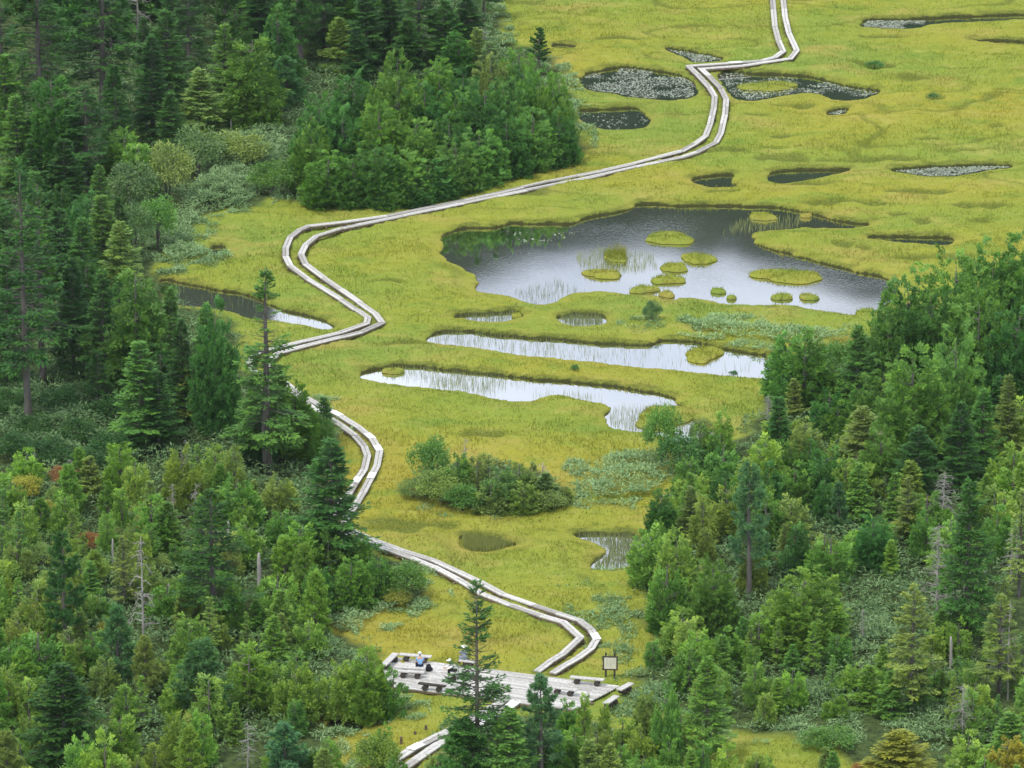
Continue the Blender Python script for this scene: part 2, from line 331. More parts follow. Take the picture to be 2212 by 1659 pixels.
def build_ground():
    xs = np.concatenate([[-9000, -2500, -700, -250, -110, -70], np.arange(-52, 52.01, .2), [70, 110, 250, 700, 2500, 9000]])
    ys = np.concatenate([[-3000, -600, 0, 120, 200, 250, 275], np.arange(290, 500.1, .27), [520, 560, 650, 900, 1600, 3500, 12000]])
    X, Y = np.meshgrid(xs, ys); nx, ny = len(xs), len(ys); x, y = X.ravel(), Y.ravel()
    sd = pond_sd(x, y); z = ground_z(x, y, sd)
    wood = wood_w(x, y)
    wet_and_shade = np.zeros(len(x)); near = np.nonzero((np.abs(x) < 52) & (y > 295) & (y < 495))[0]; nw = near[near_walk(x[near], y[near], .45)]; wet_and_shade[nw] = .7  # shade beneath and between the tracks, painted into the ground colour
    for (cx, cy, rx, ry) in WET:
        g = G(cx, cy); k = pxm(cy); ax, ay = rx / k, ry / k / .30
        d = ((x - g.x) / ax) ** 2 + ((y - g.y) / ay) ** 2 + (vnoise(x, y, 1.3, 4) - .5) * 1.6
        wt = sstep(1.1, .3, d); wet_and_shade = np.maximum(wet_and_shade, wt)
    q = np.abs(vnoise(x * .42, y, 3.4, 21) - .5) * 2; up = sstep(.42, .62, vnoise(x, y, 17, 31)) * (.35 + .65 * sstep(395, 425, y)); hol = sstep(.10, .02, q) * up * (sd > .5) * (wood < .1)
    wet_and_shade = np.maximum(wet_and_shade, hol * .8); nb = north_bank(x, y, sd); wet_and_shade = np.maximum(wet_and_shade, nb * sstep(.75, .15, sd + (vnoise(x, y, .7, 17) - .5) * .8) * (wood < .3)); z -= wet_and_shade * .16 * (sd > .6)
    i = np.arange(ny - 1)[:, None] * nx + np.arange(nx - 1)[None, :]
    F = np.stack([i, i + 1, i + nx + 1, i + nx], -1).reshape(-1, 4)
    me = np_mesh('ground', np.stack([x, y, z], 1), F, M_GROUND, None, {'sd': np.minimum(sd - .02, 3), 'wood': wood, 'wet_and_shade': wet_and_shade * .92}, True)
    tag(link_mesh('ground', me), kind='structure')
def build_water():
    for k, P in POLY.items():
        c = P.mean(0); n = np.roll(P, -1, 0) - np.roll(P, 1, 0); n = np.stack([n[:, 1], -n[:, 0]], 1)
        a = .5 * np.sum(P[:, 0] * np.roll(P[:, 1], -1) - np.roll(P[:, 0], -1) * P[:, 1])
        n *= np.sign(a) / np.maximum(np.linalg.norm(n, axis=1, keepdims=True), 1e-6)
        Q = P + n * .75
        me = bpy.data.meshes.new('pond_water'); me.from_pydata([(q[0], q[1], WATER_Z) for q in Q], [], [tuple(range(len(Q)))])
        me.materials.append(WATER_MAT.get(k, M_CALM)); me.update()
        if me.polygons[0].normal.z < 0: me.flip_normals()
        tag(link_mesh('pond_water', me), kind='structure')
build_water()
def build_hills():  # unseen ridge; its skyline is shaped to darken parts of the pond reflections
    xs = np.concatenate([np.linspace(-1800, -320, 20), np.arange(-300, 420, 5.), np.linspace(440, 1800, 20)]); rows = [1900, 2200, 2500, 2900]; V = []; 
    for j, Y in enumerate(rows):
        for x in xs:
            e = float(np.interp(x, [-1800, -400, -112, -100, -30, -12, 10, 40, 62, 100, 120, 140, 157, 400, 1800], [14, 17.0, 17.7, 16.6, 17.1, 16.9, 16.68, 16.57, 16.57, 16.66, 16.84, 17.0, 17.2, 16.8, 14])); hh = (0, .55, 1.0, .2)[j] * (2110 * math.tan(R(e)) + 5 * float(vnoise(x, Y, 14, 3))) - 3
            V.append((x, Y, hh))
    n = len(xs); i = np.arange(3)[:, None] * n + np.arange(n - 1)[None, :]
    tag(link_mesh('hills', np_mesh('hills', V, np.stack([i, i + 1, i + n + 1, i + n], -1).reshape(-1, 4), M_HILL, None, None, True)), kind='structure')
build_hills()

# ------------------------------------------------------------------ leaf and tree builders
def nrm(a): return a / np.maximum(np.linalg.norm(a, axis=-1, keepdims=True), 1e-6)
class Leaves:
    def __init__(s): s.V, s.A = [], []
    def kite(s, base, d, side, L, W, v):
        L = np.broadcast_to(np.asarray(L, float), (len(base),))[:, None]; W = np.broadcast_to(np.asarray(W, float), (len(base),))[:, None]
        m = base + d * L * .45
        s.V.append(np.stack([base, m + side * W / 2, base + d * L, m - side * W / 2], 1).reshape(-1, 3)); s.A.append(np.repeat(np.broadcast_to(v, (len(base),)), 4))
    def mesh(s, name, mat):
        V = np.concatenate(s.V); F = np.arange(len(V), dtype=np.int32).reshape(-1, 4)
        return np_mesh(name, V, F, mat, None, {'v': np.clip(np.concatenate(s.A), 0, 1)})
def rand_side(rng, d):
    q = rng.normal(size=d.shape); return nrm(np.cross(d, q))
def trunk_pts(rng, h, wob=.02, n=9):
    o = np.cumsum(rng.normal(0, wob * h / n, (n, 2)), 0); o[0] = 0
    return [Vector((o[i, 0], o[i, 1], -.25 + (h + .25) * i / (n - 1))) for i in range(n)]
def on_trunk(pts, z):
    h = pts[-1].z - pts[0].z; f = min(max((z - pts[0].z) / h, 0), .9999) * (len(pts) - 1); i = int(f); return pts[i].lerp(pts[i + 1], f - i)
def trunk_mb(pts, r0):
    mb = MB(); n = len(pts); mb.tube(pts, [r0 * (1.25 if i == 0 else 1) * (1 - i / (n - 1)) ** .8 + .012 for i in range(n)], 7); return mb
def fir(seed, h, r, zb, dens=11, sparse=0.0, bare=.12, wob=.012, leaf=.40, top_bare=False, r0=None, thin_top=0.0, bare_mid=None):
    rng = np.random.default_rng(seed); pts = trunk_pts(rng, h, wob); tm = trunk_mb(pts, r0 or .016 * h + .03); lv = Leaves()
    z = zb
    lump = rng.normal(0, .14, 40)
    while z < h * .985:
        t = (z - zb) / (h - zb); prof = (1 - t) ** .8 * (.72 + .28 * min(1, t / .18)) + .03
        for k in range(rng.integers(5, 8)):
            az = rng.uniform(0, 2 * np.pi); L = max(.2, r * prof * rng.uniform(.65, 1.15) * (1 + lump[int(z / h * 39)] + .18 * math.sin(az * 2 + seed)))
            if top_bare and t > .86: L *= .45
            ds = np.array([math.cos(az), math.sin(az), 0.]); sd_ = np.array([-ds[1], ds[0], 0.]); slope = -.22 + .75 * t ** 1.3 + rng.normal(0, .10)
            p0 = np.array(on_trunk(pts, z)); curl = rng.uniform(-.10, .14)
            if L > .7: 
                q = [p0 + ds * L * s + np.array([0, 0, L * (slope * s + curl * s * s)]) for s in (0, .5, .92)]
                tm.tube(q, [.012 + .012 * L, .01 + .006 * L, .006], 3, .3, False)
            if rng.random() < (sparse + (thin_top if t > .52 else 0)): continue
            if bare_mid and bare_mid[0] < t < bare_mid[1] and rng.random() < .8: continue
            n = int(L * dens * (1.6 + L * .55)) + 5; s = rng.uniform(bare, 1, n) ** .8; lat = rng.uniform(-1, 1, n) * L * .42 * (1.08 - s) ** .8
            P = p0 + ds * (L * s)[:, None] + sd_ * lat[:, None]; P[:, 2] += L * (slope * s + curl * s * s) - .22 * np.abs(lat) + rng.normal(0, .035, n)
            sg = np.sign(lat + rng.normal(0, .1, n)); an = rng.uniform(.25, 1.0, n)
            d = ds * np.cos(an)[:, None] + sd_ * (sg * np.sin(an))[:, None]; d[:, 2] += slope * .5 + rng.normal(-.02, .16, n); d = nrm(d)
            side = nrm(np.cross(d, np.array([0, 0, 1.])) + rng.normal(0, .25, (n, 3)))
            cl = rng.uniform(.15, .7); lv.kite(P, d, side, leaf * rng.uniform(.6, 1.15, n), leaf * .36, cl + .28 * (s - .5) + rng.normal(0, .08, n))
        z += max(.13, .030 * h * (1.05 - .5 * t))
    n = 14; d = nrm(rng.normal(0, .35, (n, 3)) + np.array([0, 0, 1.])); b = np.tile(np.array(pts[-1]) - np.array([0, 0, .35]), (n, 1)); b[:, 2] += rng.uniform(-.5, .25, n)
    lv.kite(b, d, rand_side(rng, d), leaf * .9, leaf * .25, .6)
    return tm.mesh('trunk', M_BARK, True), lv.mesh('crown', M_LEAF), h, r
def cypress(seed, h, r, zb=.25, plumes=330, per=26, leaf=.30, tops=3, loose=0.0, mat=None, up=.75, rnd=.56):
    rng = np.random.default_rng(seed); pts = trunk_pts(rng, h * .84, .012); tm = trunk_mb(pts, .02 * h + .03); lv = Leaves()
    cones = [(0, 0, h, r)]
    for k in range(tops):
        a = rng.uniform(0, 6.28); q = rng.uniform(.35, .62) * r; cones.append((q * math.cos(a), q * math.sin(a), h * rng.uniform(.62, .9), r * rng.uniform(.45, .62)))
    wts = np.array([c[2] * c[3] for c in cones]); wts /= wts.sum(); lob = rng.uniform(0, 6.28, 3)
    for i in range(plumes):
        cx, cy, ch, crr = cones[rng.choice(len(cones), p=wts)]
        t = 1 - math.sqrt(rng.random()) * .99; t = t * .97
        prof = (1 - t) ** rnd * (.66 + .34 * min(1, t / .22)); az = rng.uniform(0, 6.28); z = zb + (ch - zb) * t
        gap = .5 + .5 * math.sin(az * 3 + lob[0] + z * 1.9) * math.sin(z * 2.7 + lob[1])
        if rng.random() < (.28 + loose) * gap: continue
        rf = rng.uniform(.5, 1.0) ** .6 * (1 + .16 * math.sin(az * 4 + lob[2] + z * 1.3)) * rng.uniform(.85, 1.1); rad = crr * prof * rf + .03
        o = np.array([math.cos(az), math.sin(az), 0.]); base = np.array([cx, cy, z]) + o * rad
        ax = o * rng.uniform(.45, .9) + np.array([0, 0, up * rng.uniform(.5, 1.3)]) + rng.normal(0, .22, 3); ax /= np.linalg.norm(ax)
        PL = (.32 + .075 * h) * rng.uniform(.7, 1.2) * (.6 + .4 * (1 - t)); base = base - ax * PL * .6
        fan = np.cross(ax, rng.normal(0, 1, 3)); fan /= np.linalg.norm(fan)
        s = rng.uniform(0, 1, per); sg = rng.choice([-1., 1.], per); an = rng.uniform(.2, .95, per) * (1.1 - .5 * s)
        lat = sg * rng.uniform(0, .45, per) * PL * (1.05 - s); P = base + ax * (PL * s)[:, None] + fan * lat[:, None] + rng.normal(0, .05, (per, 3)); P[:, 2] -= .35 * PL * s * s * (1 if up < .6 else .35)
        d = nrm(ax * np.cos(an)[:, None] + fan * (sg * np.sin(an))[:, None] + rng.normal(0, .22, (per, 3)))
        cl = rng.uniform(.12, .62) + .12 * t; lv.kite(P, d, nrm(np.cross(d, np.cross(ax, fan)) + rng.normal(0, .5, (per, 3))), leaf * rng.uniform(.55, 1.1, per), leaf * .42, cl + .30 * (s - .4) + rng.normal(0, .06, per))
    for k in range(int(6 + h)):
        az = rng.uniform(0, 6.28); z = rng.uniform(.15, .8) * h; L = r * .75 * (1 - z / h) + .1; p = on_trunk(pts, z); e = p + Vector((math.cos(az) * L, math.sin(az) * L, L * .35))
        tm.tube([p, p.lerp(e, .5) - Vector((0, 0, .06 * L)), e], [.02 + .006 * h, .02, .008], 4, .35, False)
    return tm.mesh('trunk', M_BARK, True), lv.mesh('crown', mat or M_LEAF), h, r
def pine(seed, h, r, zb, branches=46, tufts=7, leaf=.26, wob=.02, sparse=0.0, flat=False):
    rng = np.random.default_rng(seed); pts = trunk_pts(rng, h, wob); tm = trunk_mb(pts, .018 * h + .03); lv = Leaves()
    for i in range(branches):
        t = (i + rng.random()) / branches; z = zb + (h - zb) * t * .97
        prof = ((1 - t) ** .6) * (.7 + .3 * min(1, t / .2)); L = max(.25, r * prof * rng.uniform(.6, 1.12)); az = i * 2.4 + rng.normal(0, .5)
        o = np.array([math.cos(az), math.sin(az), 0.]); sv = np.array([-o[1], o[0], 0.]); sl = .05 + .6 * t + rng.normal(0, .12); p0 = np.array(on_trunk(pts, z))
        f = lambda s: p0 + o * L * s + np.array([0, 0, L * (sl * s + .22 * s * s)])
        tm.tube([f(0), f(.5), f(.97)], [.015 + .014 * L, .012 + .006 * L, .008], 4, .35, False)
        if rng.random() < sparse: continue
        nt = int(tufts * (.6 + L * .55)) + 2
        for k in range(nt):
            s = rng.uniform(.38, 1.0); lat = rng.uniform(-1, 1) * L * .34 * (1.1 - s); c = f(s) + sv * lat + np.array([0, 0, abs(lat) * .2 + rng.uniform(-.03, .1)])
            ax = nrm(o * .75 + sv * np.sign(lat) * .35 + np.array([0, 0, .55 if not flat else .25]) + rng.normal(0, .2, 3)); n = 22
            d = nrm(ax * rng.uniform(.35, 1.0, n)[:, None] + nrm(rng.normal(0, 1, (n, 3))) * .62); sidev = rand_side(rng, d)
            lv.kite(c + rng.normal(0, .05, (n, 3)), d, sidev, leaf * rng.uniform(.7, 1.15, n) * (1.2 if h > 6 else 1), leaf * .25, rng.uniform(.2, .75) + rng.normal(0, .07, n))
    return tm.mesh('trunk', M_BARK, True), lv.mesh('crown', M_LEAF), h, r
def broad(seed, h, r, clumps=80, per=46, leaf=.17):
    rng = np.random.default_rng(seed); tm = MB(); lv = Leaves(); stems = []
    for k in range(5):
        a = rng.uniform(0, 6.28); q = rng.uniform(.2, .75) * r; e = Vector((q * math.cos(a), q * math.sin(a), h * rng.uniform(.65, .95))); m = e * .5 + Vector((0, 0, h * .08)) - Vector((e.x, e.y, 0)) * .15
        tm.tube([Vector((0, 0, -.2)), m, e], [.02 + .012 * h, .012 + .007 * h, .01], 5, .5, False)
    for i in range(clumps):
        o = nrm(rng.normal(0, 1, 3)); o[2] = abs(o[2]) * 1.0 - .25; f = rng.uniform(.5, 1) ** .5
        c = np.array([o[0] * r * f, o[1] * r * f, h * .56 + o[2] * h * .44 * f]) * (1 + .12 * math.sin(3 * math.atan2(o[1], o[0]) + seed)); c[2] = max(c[2], .1 * h)
        R_ = r * .25; P = c + rng.normal(0, R_ * .55, (per, 3)) * np.array([1, 1, .6]); d = nrm(nrm(P - c) + rng.normal(0, .5, (per, 3)) + o * .5 - np.array([0, 0, .15]))
        cl = rng.uniform(.15, .7); lv.kite(P, d, rand_side(rng, d), leaf * rng.uniform(.7, 1.2, per), leaf * .6, cl + rng.normal(0, .12, per))
    return tm.mesh('trunk', M_BARK, True), lv.mesh('crown', M_BROAD), h, r
def snag(seed, h, n=26, r=.9, r0=None, broken=False, twigs=True):
    rng = np.random.default_rng(seed); pts = trunk_pts(rng, h, .03); tm = MB(); k = len(pts); r0 = r0 or .009 * h + .03
    tm.tube(pts, [r0 * ((1 - i / (k - 1)) ** (.35 if broken else .8)) + (.05 if broken else .012) for i in range(k)], 7, .55); bm = MB() if not broken else tm
    for i in range(n):
        z = rng.uniform(.25, .97) * h; L = r * (1.15 - .8 * z / h) * rng.uniform(.4, 1.2); az = rng.uniform(0, 6.28); p = on_trunk(pts, z); o = Vector((math.cos(az), math.sin(az), 0)); dr = rng.uniform(-.5, .25)
        q = [p, p + o * L * .5 + Vector((0, 0, L * .12)), p + o * L + Vector((0, 0, dr * L))]; bm.tube(q, [.02 + .012 * L, .016, .007], 4, rng.uniform(.3, .9), False)
        if twigs:
            for j in range(4):
                s = rng.uniform(.3, .95); b = q[1].lerp(q[2], s); e = b + Vector((o.x * .25 + rng.normal(0, .2), o.y * .25 + rng.normal(0, .2), rng.normal(-.05, .16))) * L * .8; bm.tube([b, e], [.012, .005], 3, .6, False)
    return tm.mesh('trunk', M_DEAD, True), (None if broken else bm.mesh('branches', M_DEAD, True)), h, r

def bent_pine(seed):
    tm, cm, h, r = fir(seed, 14, 2.3, 2.6, 15, .05, .2, .05, .36, r0=.30, bare_mid=(.52, .82)); return tm, cm, h, r
VAR = {}
def variants(kind):
    if kind in VAR: return VAR[kind]
    S = {'fir': lambda: [fir(10 + i, 11, 2.5, 1.0 + .5 * (i % 2), 12, .04, .12) for i in range(4)],
         'fir_small': lambda: [fir(20 + i, 5.5, 1.5, .5, 16, .05, .1, leaf=.30) for i in range(4)],
         'old_fir': lambda: [fir(30 + i, 13, 2.5, 3.5, 11, .30, .30, .016, top_bare=i % 2) for i in range(4)],
         'thin_fir': lambda: [fir(40 + i, 8, 1.5, 1.6, 13, .42, .28, .016, leaf=.32) for i in range(3)],
         'cypress': lambda: [cypress(50 + i, 9, 2.7, .3, 900, 46, .28, 3 + i % 2, rnd=.5) for i in range(4)],
         'round_cypress': lambda: [cypress(55 + i, 7.5, 3.0, .1, 1150, 48, .28, 5, 0.0, None, .6, .36) for i in range(4)],
         'plume_cypress': lambda: [cypress(60 + i, 8, 2.0, .5, 560, 44, .28, 2, up=.5) for i in range(3)],
         'sapling': lambda: [cypress(70 + i, 4.5, 1.15, .3, 230, 34, .22, 1 + i % 2, .14) for i in range(6)],
         'bushy_sapling': lambda: [cypress(80 + i, 3.6, 1.4, .15, 300, 34, .22, 3 + i % 2, .08) for i in range(4)],
         'pine': lambda: [pine(90 + i, 6.5, 1.8, .8, 60, 8) for i in range(4)],
         'tall_pine': lambda: [pine(100 + i, 11, 2.3, 3.0, 62, 8, .30, .02, .2, True) for i in range(3)],
         'bent_pine': lambda: [bent_pine(160)], 'ragged_fir': lambda: [fir(171, 13, 3.1, .8, 13, .22, .12, .015, .38, thin_top=.30)],
         'broad': lambda: [broad(110 + i, 3.2, 1.5) for i in range(4)],
         'snag': lambda: [snag(120 + i, 5, 46, 1.0) for i in range(4)],
         'stub': lambda: [snag(130 + i, 2.4, 5, .4, .085, True, False) for i in range(3)],
         'grey_fir': lambda: [snag(140 + i, 8, 130, 1.7) for i in range(3)]}
    VAR[kind] = S[kind](); return VAR[kind]
TINT = {'dark green': (0.062, 0.165, 0.038), 'deep green': (0.092, 0.240, 0.056), 'green': (0.158, 0.330, 0.066), 'bright green': (0.215, 0.395, 0.070), 'yellow-green': (0.275, 0.415, 0.078), 'olive': (0.255, 0.365, 0.092), 'blue-green': (0.125, 0.285, 0.115), 'grey-green': (0.165, 0.285, 0.10), 'golden': (0.39, 0.4, 0.07), 'rusty': (0.36, 0.19, 0.07), 'pale green': (0.21, 0.35, 0.125), 'grey': (0.4, 0.4, 0.4)}
NOUN = {'round_cypress': ('cypress_tree', 'rounded cypress', 'cypress'), 'bent_pine': ('pine_tree', 'bent pine', 'pine'), 'ragged_fir': ('fir_tree', 'ragged fir', 'fir'), 'fir': ('fir_tree', 'fir', 'fir'), 'fir_small': ('fir_tree', 'young fir', 'fir'), 'old_fir': ('fir_tree', 'old fir', 'fir'), 'thin_fir': ('fir_tree', 'thin fir', 'fir'), 'cypress': ('cypress_tree', 'dense cypress', 'cypress'),
        'plume_cypress': ('cypress_tree', 'plumed cypress', 'cypress'), 'sapling': ('cypress_tree', 'slim cypress', 'cypress'), 'bushy_sapling': ('cypress_tree', 'bushy cypress', 'cypress'), 'pine': ('pine_tree', 'tufted pine', 'pine'),
        'tall_pine': ('pine_tree', 'tall pine', 'pine'), 'broad': ('shrub', 'leafy shrub', 'shrub'), 'snag': ('dead_tree', 'bare dead tree', 'dead tree'), 'stub': ('broken_tree', 'broken dead tree', 'dead tree'), 'grey_fir': ('dead_tree', 'grey twiggy dead fir', 'dead tree')}
GROUPS = {'fir': 'firs of the bog-side forest', 'cypress': 'cypresses of the bog-side forest', 'pine': 'pines among the forest', 'shrub': 'leafy shrubs at the forest edge', 'dead tree': 'dead trees among the forest'}
TREES = []      # dict(root, x, yt, yb, label, kind, tint, hpx)
trng = random.Random(5)
def tree(kind, x, yt, yb, w=None, tint='green', label=None, lm=None, var=None, xt=None):
    """a tree whose base stands at picture (x, yb) with its top at height yt and its crown w wide"""
    vs_ = variants(kind); vi = trng.randrange(len(vs_)) if var is None else var % len(vs_); tm, cm, h0, r0 = vs_[vi]
    g = G(x, yb, 0.0); h = max(.5, height_at(yb, yt)); sz = h / h0; k = pxm(yb)
    sx = sz if w is None else (w / k) / (2 * r0)
    nm, noun, cat = NOUN[kind]; root = empty(nm, (g.x, g.y, .03), trng.uniform(0, 6.28)); root.scale = (sx, sx, sz)
    if xt is not None:
        tx = (xt - x) / k / h; root.rotation_mode = 'ZYX'; root.rotation_euler = (0, tx * .9, 0)
    t = link_mesh('trunk', tm, root); c = link_mesh(cm.name.split('.')[0], cm, root) if cm else t
    f = trng.uniform(.85, 1.15); b = TINT[tint]; c.color = (b[0] * f * trng.uniform(.92, 1.08), b[1] * f, b[2] * f * trng.uniform(.85, 1.15), 1)
    tag(root, label, cat, GROUPS[cat])
    TREES.append(dict(root=root, x=x, yt=yt, yb=yb, label=label, kind=kind, tint=tint, hpx=yb - yt, lm=lm, gx=g.x, gy=g.y, rad=r0 * sx, noun=noun, cat=cat))
    return root

# ------------------------------------------------------------------ boardwalk
DECK_Z = .42; WALK_Z = .40
TRACK_A = [(1669,-40),(1669,0),(1670.7,20),(1674,57),(1682,87),(1692,110),(1674,123),(1647,130),(1574,136),(1488,142),(1507,160),(1532,187),(1544,207),(1542,233),(1534,267),(1524,293),(1501,310),(1474,325),(1370,352),(1304,367),(1187,390),(1070,417),(937,445),(837,465),(737,479),(667,487),(645,497),(627,511),(617,535),(617,553),(627,573),(667,603),(737,646),(770,668),(795,685),(792,698),(770,708),(737,717),(660,735),(600,750),(560,758),(546,765),(537,780),(546,798),(580,822),(620,846),(667,873),(700,896),(737,918),(767,940),(787,963),(794,983),(787,1013),(767,1043),(756,1062),(738,1086),(722,1104),(713,1124),(728,1142),(765,1160),(801,1173),(840,1186),(887,1203),(937,1223),(987,1249),(1037,1279),(1104,1306),(1170,1329),(1217,1343),(1240,1354),(1254,1376),(1247,1393),(1214,1413),(1187,1429),(1160,1449)]
TRACK_B = [(1692,-40),(1692,0),(1696,37),(1704,70),(1721,108),(1707,125),(1687,132),(1607,140),(1514,147),(1531,163),(1557,190),(1569,213),(1566,247),(1557,287),(1546,307),(1507,327),(1474,338),(1370,360),(1237,390),(1137,410),(1004,437),(870,465),(770,485),(737,492),(683,509),(660,528),(650,548),(660,570),(700,600),(737,625),(777,653),(810,676),(825,696),(817,706),(780,716),(737,727),(660,746),(600,762),(582,772),(576,785),(585,800),(617,826),(653,853),(690,873),(737,898),(777,923),(804,946),(820,973),(825,986),(814,1006),(800,1033),(784,1063),(767,1092),(750,1112),(745,1128),(760,1144),(797,1161),(870,1188),(937,1209),(970,1219),(1037,1256),(1087,1283),(1154,1306),(1204,1323),(1250,1338),(1277,1359),(1289,1379),(1277,1399),(1250,1419),(1220,1436),(1194,1453)]
TRACK_C = [(1098,1502),(1070,1524),(1010,1556),(952,1586),(926,1598),(885,1620),(862,1633),(835,1652)]
TRACK_D = [(1128,1506),(1100,1526),(1030,1566),(946,1607),(919,1623),(897,1641),(870,1660)]
def seg_box(mb, a0, a1, b1, b0, z, th, a):
    """a plank with mitred ends; corners on the plan, z the top"""
    V = [(*a0, z - th), (*a1, z - th), (*b1, z - th), (*b0, z - th), (*a0, z), (*a1, z), (*b1, z), (*b0, z)]
    mb.add(V, [(3, 2, 1, 0), (4, 5, 6, 7), (0, 1, 5, 4), (1, 2, 6, 5), (2, 3, 7, 6), (3, 0, 4, 7)], a)
WALK_PTS = []
def near_walk(X, Y, r=.42):
    W = np.array([(p.x, p.y) for p in WALK_PTS]); m = np.zeros(len(X), bool)
    for s in range(0, len(X), 20000):
        d = (X[s:s + 20000, None] - W[None, :, 0]) ** 2 + (Y[s:s + 20000, None] - W[None, :, 1]) ** 2; m[s:s + 20000] = d.min(1) < r * r
    return m
def boardwalk(pix, label, width=.47, step=3.1, seed=0, plates=(), zc=WALK_Z):
    rng = random.Random(seed); P = [Vector((*p,)) for p in Gn(pix, zc)]
    Q = [P[0]]                                                         # cut the run into boards
    for a, b in zip(P, P[1:]):
        L = (b - a).length; n = max(1, round(L / step)); 
        if L < step * .45 and len(Q) > 1 and b is not P[-1] and (b - Q[-1]).length < step * .45: continue
        s0 = Q[-1]; n = max(1, round((b - s0).length / step)); Q += [s0.lerp(b, (i + 1) / n) for i in range(n)]
    P = Q; WALK_PTS.extend(P)
    for a, b in zip(P, P[1:]): WALK_PTS.extend(a.lerp(b, f) for f in (.25, .5, .75))
    root = empty('boardwalk_track', (P[0].x, P[0].y, 0)); tag(root, label, 'boardwalk', 'twin boardwalk tracks over the bog')
    off = Vector((P[0].x, P[0].y)); P = [p - off for p in P]
    d = [(b - a).normalized() for a, b in zip(P, P[1:])]; nv = []
    for i in range(len(P)):
        m = (d[max(i - 1, 0)] + d[min(i, len(d) - 1)]).normalized(); m = Vector((-m.y, m.x)); q = d[min(i, len(d) - 1)]; c = max(.5, m.dot(Vector((-q.y, q.x)))); nv.append(m / c)
    for i in range(len(d)):
        z = zc + rng.uniform(-.018, .018); mb = MB(); g = .008; A, B = P[i] + d[i] * g, P[i + 1] - d[i] * g; hw = width / 2
        shade = rng.uniform(.3, .75)
        for (l, r_) in ((-hw, -.017), (.017, hw)):
            zz = z + rng.uniform(-.012, .012); seg_box(mb, A + nv[i] * l, B + nv[i + 1] * l, B + nv[i + 1] * r_, A + nv[i] * r_, zz, .075, min(1, max(0, shade + rng.uniform(-.4, .35))))
        mb.build('deck_section', M_PLANK, root); bb = MB(); seg_box(bb, A - nv[i] * (hw - .03), B - nv[i + 1] * (hw - .03), B + nv[i + 1] * (hw - .03), A + nv[i] * (hw - .03), z - .09, .13, rng.uniform(.2, .9)); bb.build('bearer', M_SUPPORT, root)
        for f in ((0.02, .5) if i % 2 and len(d) < 95 else (.02,)):
            sb = MB(); c = A.lerp(B, f); an = math.atan2(d[i].y, d[i].x); sb.box((c.x, c.y, z - .292), (.15, width + .12, .14), an, rng.uniform(.2, .9))
            for sg in (-1, 1):
                n_ = Vector((-d[i].y, d[i].x)) * sg * (hw - .04); sb.box((c.x + n_.x, c.y + n_.y, (z - .364 - .45) / 2), (.12, .12, z - .364 + .45), an, rng.uniform(.1, .9))
            sb.build('support', M_SUPPORT, root)
        if i in plates:
            pb = MB(); c = A.lerp(B, .8); e = .55; u = d[i] * e; seg_box(pb, c - u - nv[i] * (hw + .01), c + u - nv[i] * (hw + .01), c + u + nv[i] * (hw + .01), c - u + nv[i] * (hw + .01), z + .034, .016, .5)
            o = pb.build('patch_board', M_PLATE, root)
    print('SECTIONS', len(d))
    return root
WALK = [boardwalk(TRACK_A, 'long weathered twin-plank track winding through the bog, inner left one at the S-bend', seed=1, plates=(9, 58, 60, 62, 64, 84, 86)),
        boardwalk(TRACK_B, 'long weathered twin-plank track winding through the bog, outer right one at the S-bend', seed=2, plates=(50, 52, 53, 55, 71)),
        boardwalk(TRACK_C, 'short plank track with a white plate beside three posts below the deck', .6, seed=3, plates=(3,)),
        boardwalk(TRACK_D, 'short plank track passing right of the other below the deck front', .6, seed=4, plates=(0, 1))]

build_ground()

# ------------------------------------------------------------------ rest deck
def build_deck():
    a, b = G(853, 1419, DECK_Z), G(1339, 1481, DECK_Z); u = (b - a).normalized(); L = (b - a).length; w = Vector((u.y, -u.x, 0)); rz = math.atan2(u.y, u.x)
    root = empty('rest_deck', (a.x, a.y, 0), rz); tag(root, 'weathered grey plank rest deck with benches at the end of the boardwalk', 'deck')
    rng = random.Random(9); mb = MB(); bw = .20; n = 23; x = 0
    for j in range(n):
        y = -(j + .5) * bw; x0 = -.15 + (.25 * (j % 3) if j < 2 else 0) - j * .016; xe = L - j * .055
        if j >= 17: x0 += (j - 16) * .25                                            # the front edge runs a little askew
        x = x0
        while x < xe - .05:
            l = min(rng.uniform(2.6, 4.2), xe - x); 
            if xe - x - l < .8: l = xe - x
            mb.box((x + l / 2, y, DECK_Z - .03 + rng.uniform(-.006, .006)), (l - .012, bw - rng.uniform(.012, .03), .06), 0, rng.uniform(.15, .95)); x += l
    mb.build('deck_boards', M_PLANK, root)
    fb = MB(); yw = n * bw
    for y in (-.06, -yw * .33, -yw * .66, -yw + .06): fb.box((L / 2, y, DECK_Z - .13), (L - 1.2, .12, .135), 0, rng.uniform(.3, .8))
    fb.build('bearer', M_SUPPORT, root)
    for i in range(6):
        for y in (-.06, -yw + .06):
            p = MB(); p.box((.9 + i * (L - 1.8) / 5, y, .04), (.16, .16, .30), 0, .5); p.build('post', M_SUPPORT, root)
    return a, u, w
DK_O, DK_U, DK_W = build_deck()
